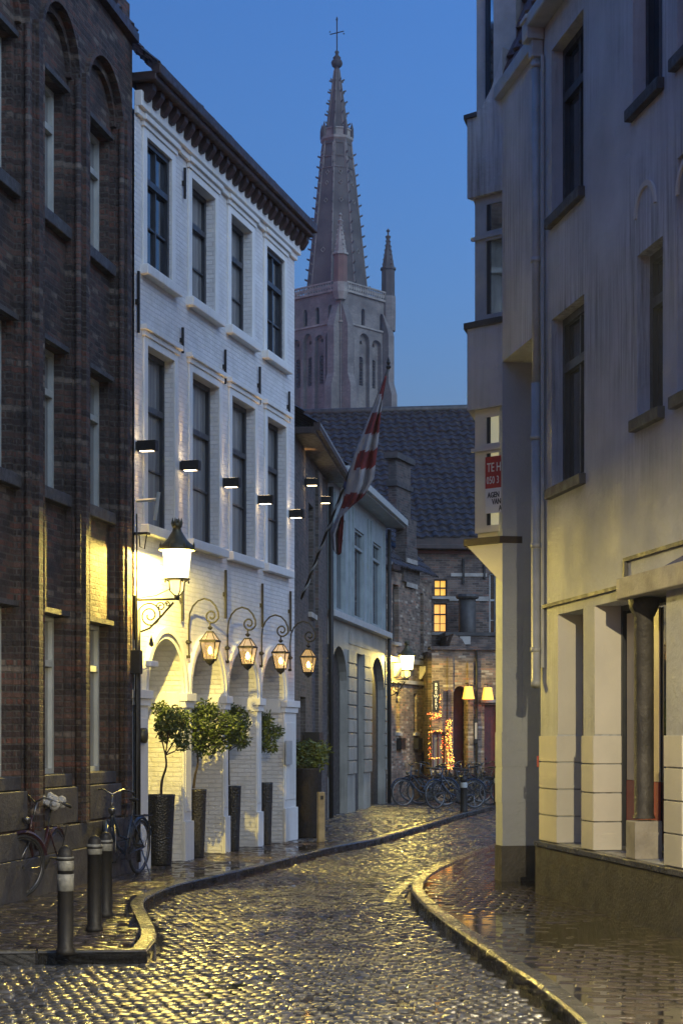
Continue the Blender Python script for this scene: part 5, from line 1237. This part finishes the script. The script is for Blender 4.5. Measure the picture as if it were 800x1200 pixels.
# ================================================================== bicycles
def bicycle(label, loc, heading, steer=.3, lean=.08, paint='bikeblue', basket=False, fluffy=False, group='parked bicycles'):
    r = thing('bicycle', label, 'bicycle', loc, heading, group); r.rotation_euler = (lean, 0, heading)
    R0 = .335
    def wheel(x, st):
        m = Matrix.Translation((x, 0, R0)) @ Matrix.Rotation(st, 4, 'Z')
        c = lambda rr, n: [(rr*math.cos(2*math.pi*i/n), 0, rr*math.sin(2*math.pi*i/n)) for i in range(n)]
        ty = MB(m).tube(c(R0-.018, 36), .018, 6, closed=True).build('wheel', M['rubber'], r, smooth=True)
        rim = MB(m).tube(c(R0-.042, 36), .012, 5, closed=True).build('rim', M['steel'], ty, smooth=True)
        sp = MB(m)
        for i in range(20):
            a = 2*math.pi*i/20; sp.tube([(.02*math.cos(a+.8), .025*(-1)**i, .02*math.sin(a+.8)), ((R0-.045)*math.cos(a), 0, (R0-.045)*math.sin(a))], .0016, 3)
        sp.tube([(0, -.05, 0), (0, .05, 0)], .018, 8); sp.build('spokes', M['steel'], ty)
        mg = MB(m); 
        for i in range(18):
            pass
        arc = [((R0+.025)*math.cos(t), 0, (R0+.025)*math.sin(t)) for t in [R(20+i*10) for i in range(15)]]
        if x < 0: arc = [(-a, b_, c_) for a, b_, c_ in arc]
        mg.tube(arc, .022, 4); mg.build('mudguard', M[paint], r)
    wheel(-.54, 0); wheel(.54, steer)
    f = MB(); BBk = (-.1, 0, .28); hd = (.33, 0, .86); hd2 = (.36, 0, .62); st_ = (-.24, 0, .72); ax = (-.54, 0, R0)
    f.tube([hd, hd2], .02, 7); f.tube([hd2, (.15, 0, .38), BBk], .019, 7); f.tube([(.335, 0, .8), (.1, 0, .5), (-.16, 0, .45)], .016, 7); f.tube([BBk, st_], .017, 7)
    for s in (-.06, .06): f.tube([(BBk[0], s*.6, BBk[2]), (ax[0], s, ax[2])], .010, 6); f.tube([(st_[0], s*.4, st_[2]-.05), (ax[0], s, ax[2])], .009, 6)
    f.build('frame', M[paint], r, smooth=True)
    ms = Matrix.Translation((.36, 0, .62)) @ Matrix.Rotation(steer, 4, 'Z') @ Matrix.Translation((-.36, 0, -.62))
    fk = MB(ms)
    for s in (-.055, .055): fk.tube([(.36, s*.7, .64), (.45, s, .5), (.54, s, R0)], .010, 6)
    fk.build('fork', M['steel'], r, smooth=True)
    hb = MB(ms); hb.tube([(.335, 0, .8), (.30, 0, 1.0)], .013, 6)
    hb.tube([(.10, -.27, .99), (.2, -.25, 1.03), (.32, -.12, 1.06), (.33, 0, 1.0), (.32, .12, 1.06), (.2, .25, 1.03), (.10, .27, .99)], .011, 6); h_ = hb.build('handlebar', M['steel'], r, smooth=True)
    for s in (-1, 1): MB(ms).tube([(.17, s*.255, 1.02), (.07, s*.272, .985)], .017, 7).build('grip', M['rubber'], h_, smooth=True)
    MB(ms).lathe([(.001, -.05), (.035, -.04), (.045, 0), (.045, .02), (.001, .025)], 10, (.42, 0, .82)).build('headlight', M['steel'], r, smooth=True)
    sd = MB(); sd.tube([(-.25, 0, .72), (-.29, 0, .9)], .012, 6); sd.build('seat_post', M['steel'], r)
    s2 = MB(); s2.add([(-.42, -.08, .93), (-.42, .08, .93), (-.3, .07, .95), (-.12, .022, .94), (-.12, -.022, .94), (-.3, -.07, .95), (-.4, -.06, .88), (-.4, .06, .88), (-.14, 0, .90)], [(0, 5, 2, 1), (5, 4, 3, 2), (0, 1, 7, 6), (0, 6, 8, 4, 5), (1, 2, 3, 8, 7), (3, 4, 8), (6, 7, 8)])
    sa = s2.build('saddle', M['rubber'], r, smooth=True); sa.modifiers.new('sub', 'SUBSURF').levels = 1
    ca = MB()
    for s in (-.06, 0, .06): ca.tube([(-.36, s, .72), (-.78, s, .71)], .006, 4)
    for x in (-.4, -.6, -.78): ca.tube([(x, -.06, .715), (x, .06, .715)], .006, 4)
    for s in (-.07, .07): ca.tube([(-.7, s, .71), (-.55, s, R0)], .006, 4)
    ca.build('luggage_rack', M['iron'], r)
    cr = MB(); cr.lathe([(.085, -.004), (.09, 0), (.085, .004)], 20)
    ck = MB(Matrix.Translation(BBk) @ Matrix.Rotation(R(90), 4, 'X')).lathe([(.085, -.052), (.088, -.048), (.085, -.044)], 20); ck.m = Matrix.Translation(BBk)
    ck.tube([(0, -.06, 0), (.12, -.065, -.10)], .009, 5); ck.tube([(0, .06, 0), (-.12, .065, .10)], .009, 5); ck.box(.08, .17, -.15, -.07, -.115, -.095); ck.box(-.17, -.08, .07, .15, .095, .115)
    ck.box(-.45, 0, -.062, -.056, .075, .085); ck.box(-.45, 0, -.062, -.056, -.085, -.075)
    ck.build('crankset', M['iron'], r)
    MB().tube([(-.5, .05, .3), (-.42, .2, .02)], .009, 5).build('kickstand', M['steel'], r)
    if basket:
        bk = MB(ms); 
        for z in (.68, .74, .8, .86, .92): 
            e = (z-.68)*.15; bk.tube([(.42-e*.3, -.15-e, z), (.66+e, -.15-e, z), (.66+e, .15+e, z), (.42-e*.3, .15+e, z)], .005, 4, closed=True)
        for i in range(7):
            q = -.15+i*.05; bk.tube([(.66, q, .68), (.70, q*1.2, .92)], .004, 4); bk.tube([(.42, q, .68), (.41, q*1.2, .92)], .004, 4)
        bk.build('basket', M['iron'], r)
    if fluffy:
        fb_ = MB(); rng = random.Random(5)
        for i in range(26):
            c = (-.28+rng.uniform(-.17, .17), rng.uniform(-.09, .09), .98+rng.uniform(-.04, .05)); q = rng.uniform(.03, .055); fb_.lathe([(.001, -q), (q*.75, -q*.6), (q, 0), (q*.75, q*.6), (.001, q)], 7, c)
        fb_.build('fluffy_saddle_cover', M['fluff'], r, smooth=True)
    return r
hA = math.atan2(FA.d.y, FA.d.x)
p = G(40, 1050, SWH); bicycle('dark bicycle with a pale fluffy saddle cover leaning against the brick building', (p.x-.02, p.y+.15, SWH), hA+math.pi+.03, -.5, -.10, 'bikered', basket=False, fluffy=True, group='bicycles by the brick building')
p = G(144, 1033, SWH); bicycle('dark bicycle parked nearest the white corner pier by the bollards', (p.x-.10, p.y+.62, SWH), hA+math.pi-.10, .45, -.05, 'bikeblue', group='bicycles by the brick building')
specs = [(497, 946, 0.25, .3, 'bikeblue', False, 'leftmost bicycle in the row before the tavern, front wheel turned toward the tan wall', 1), (517, 944, -.15, -.4, 'bikered', True, 'maroon bicycle with a basket second in the row before the tavern', 0),
         (533, 949, .5, .2, 'bikeblue', False, 'bicycle standing farthest forward in the middle of the far row', 1), (548, 945, .1, .5, 'rubber', True, 'black bicycle with a basket in the right half of the far row', 0),
         (563, 943, -.25, -.3, 'bikeblue', False, 'bicycle in front of the red tavern door, near the right end of the row', 1), (570, 939, .15, .2, 'rubber', False, 'hindmost bicycle of the row, closest to the grey corner', 0)]
specs += [(507, 941, .1, -.2, 'rubber', False, 'black bicycle behind the leftmost ones, half hidden, under the tavern window', 1), (526, 940, -.35, .5, 'bikered', False, 'dark red bicycle behind the middle of the far row below the yellow fairy lights', 0), (541, 942, .35, -.5, 'rubber', True, 'black bicycle with a front basket just right of the yellow fairy lights', 1)]
for px, py, hd_, st_, pn, bk, lb, fl_ in specs:
    p = G(px, py-1, SWH); bicycle(lb, (p.x, p.y, SWH), hd_+(math.pi if fl_ else 0), st_, .06 if fl_ else -.06, pn, bk, group='bicycles before the tavern')
p = G(582, 944, SWH); r = thing('bollard', 'small dark far bollard right of the row of bicycles', 'bollard', (p.x, p.y, SWH))
MB().lathe([(.09, 0), (.08, .05), (.075, .7), (.09, .72), (.07, .8), (.001, .84)], 12).build('post', M['iron'], r, smooth=True); MB().lathe([(.0755, .55), (.08, .56), (.08, .66), (.0755, .67)], 12).build('reflective_band', M['framew'], r)
p = G(543, 952, SWH); r = thing('bollard', 'small dark far bollard in front of the middle bicycles', 'bollard', (p.x, p.y, SWH))
MB().lathe([(.09, 0), (.08, .05), (.075, .7), (.09, .72), (.07, .8), (.001, .84)], 12).build('post', M['iron'], r, smooth=True); MB().lathe([(.0755, .55), (.08, .56), (.08, .66), (.0755, .67)], 12).build('reflective_band', M['framew'], r)
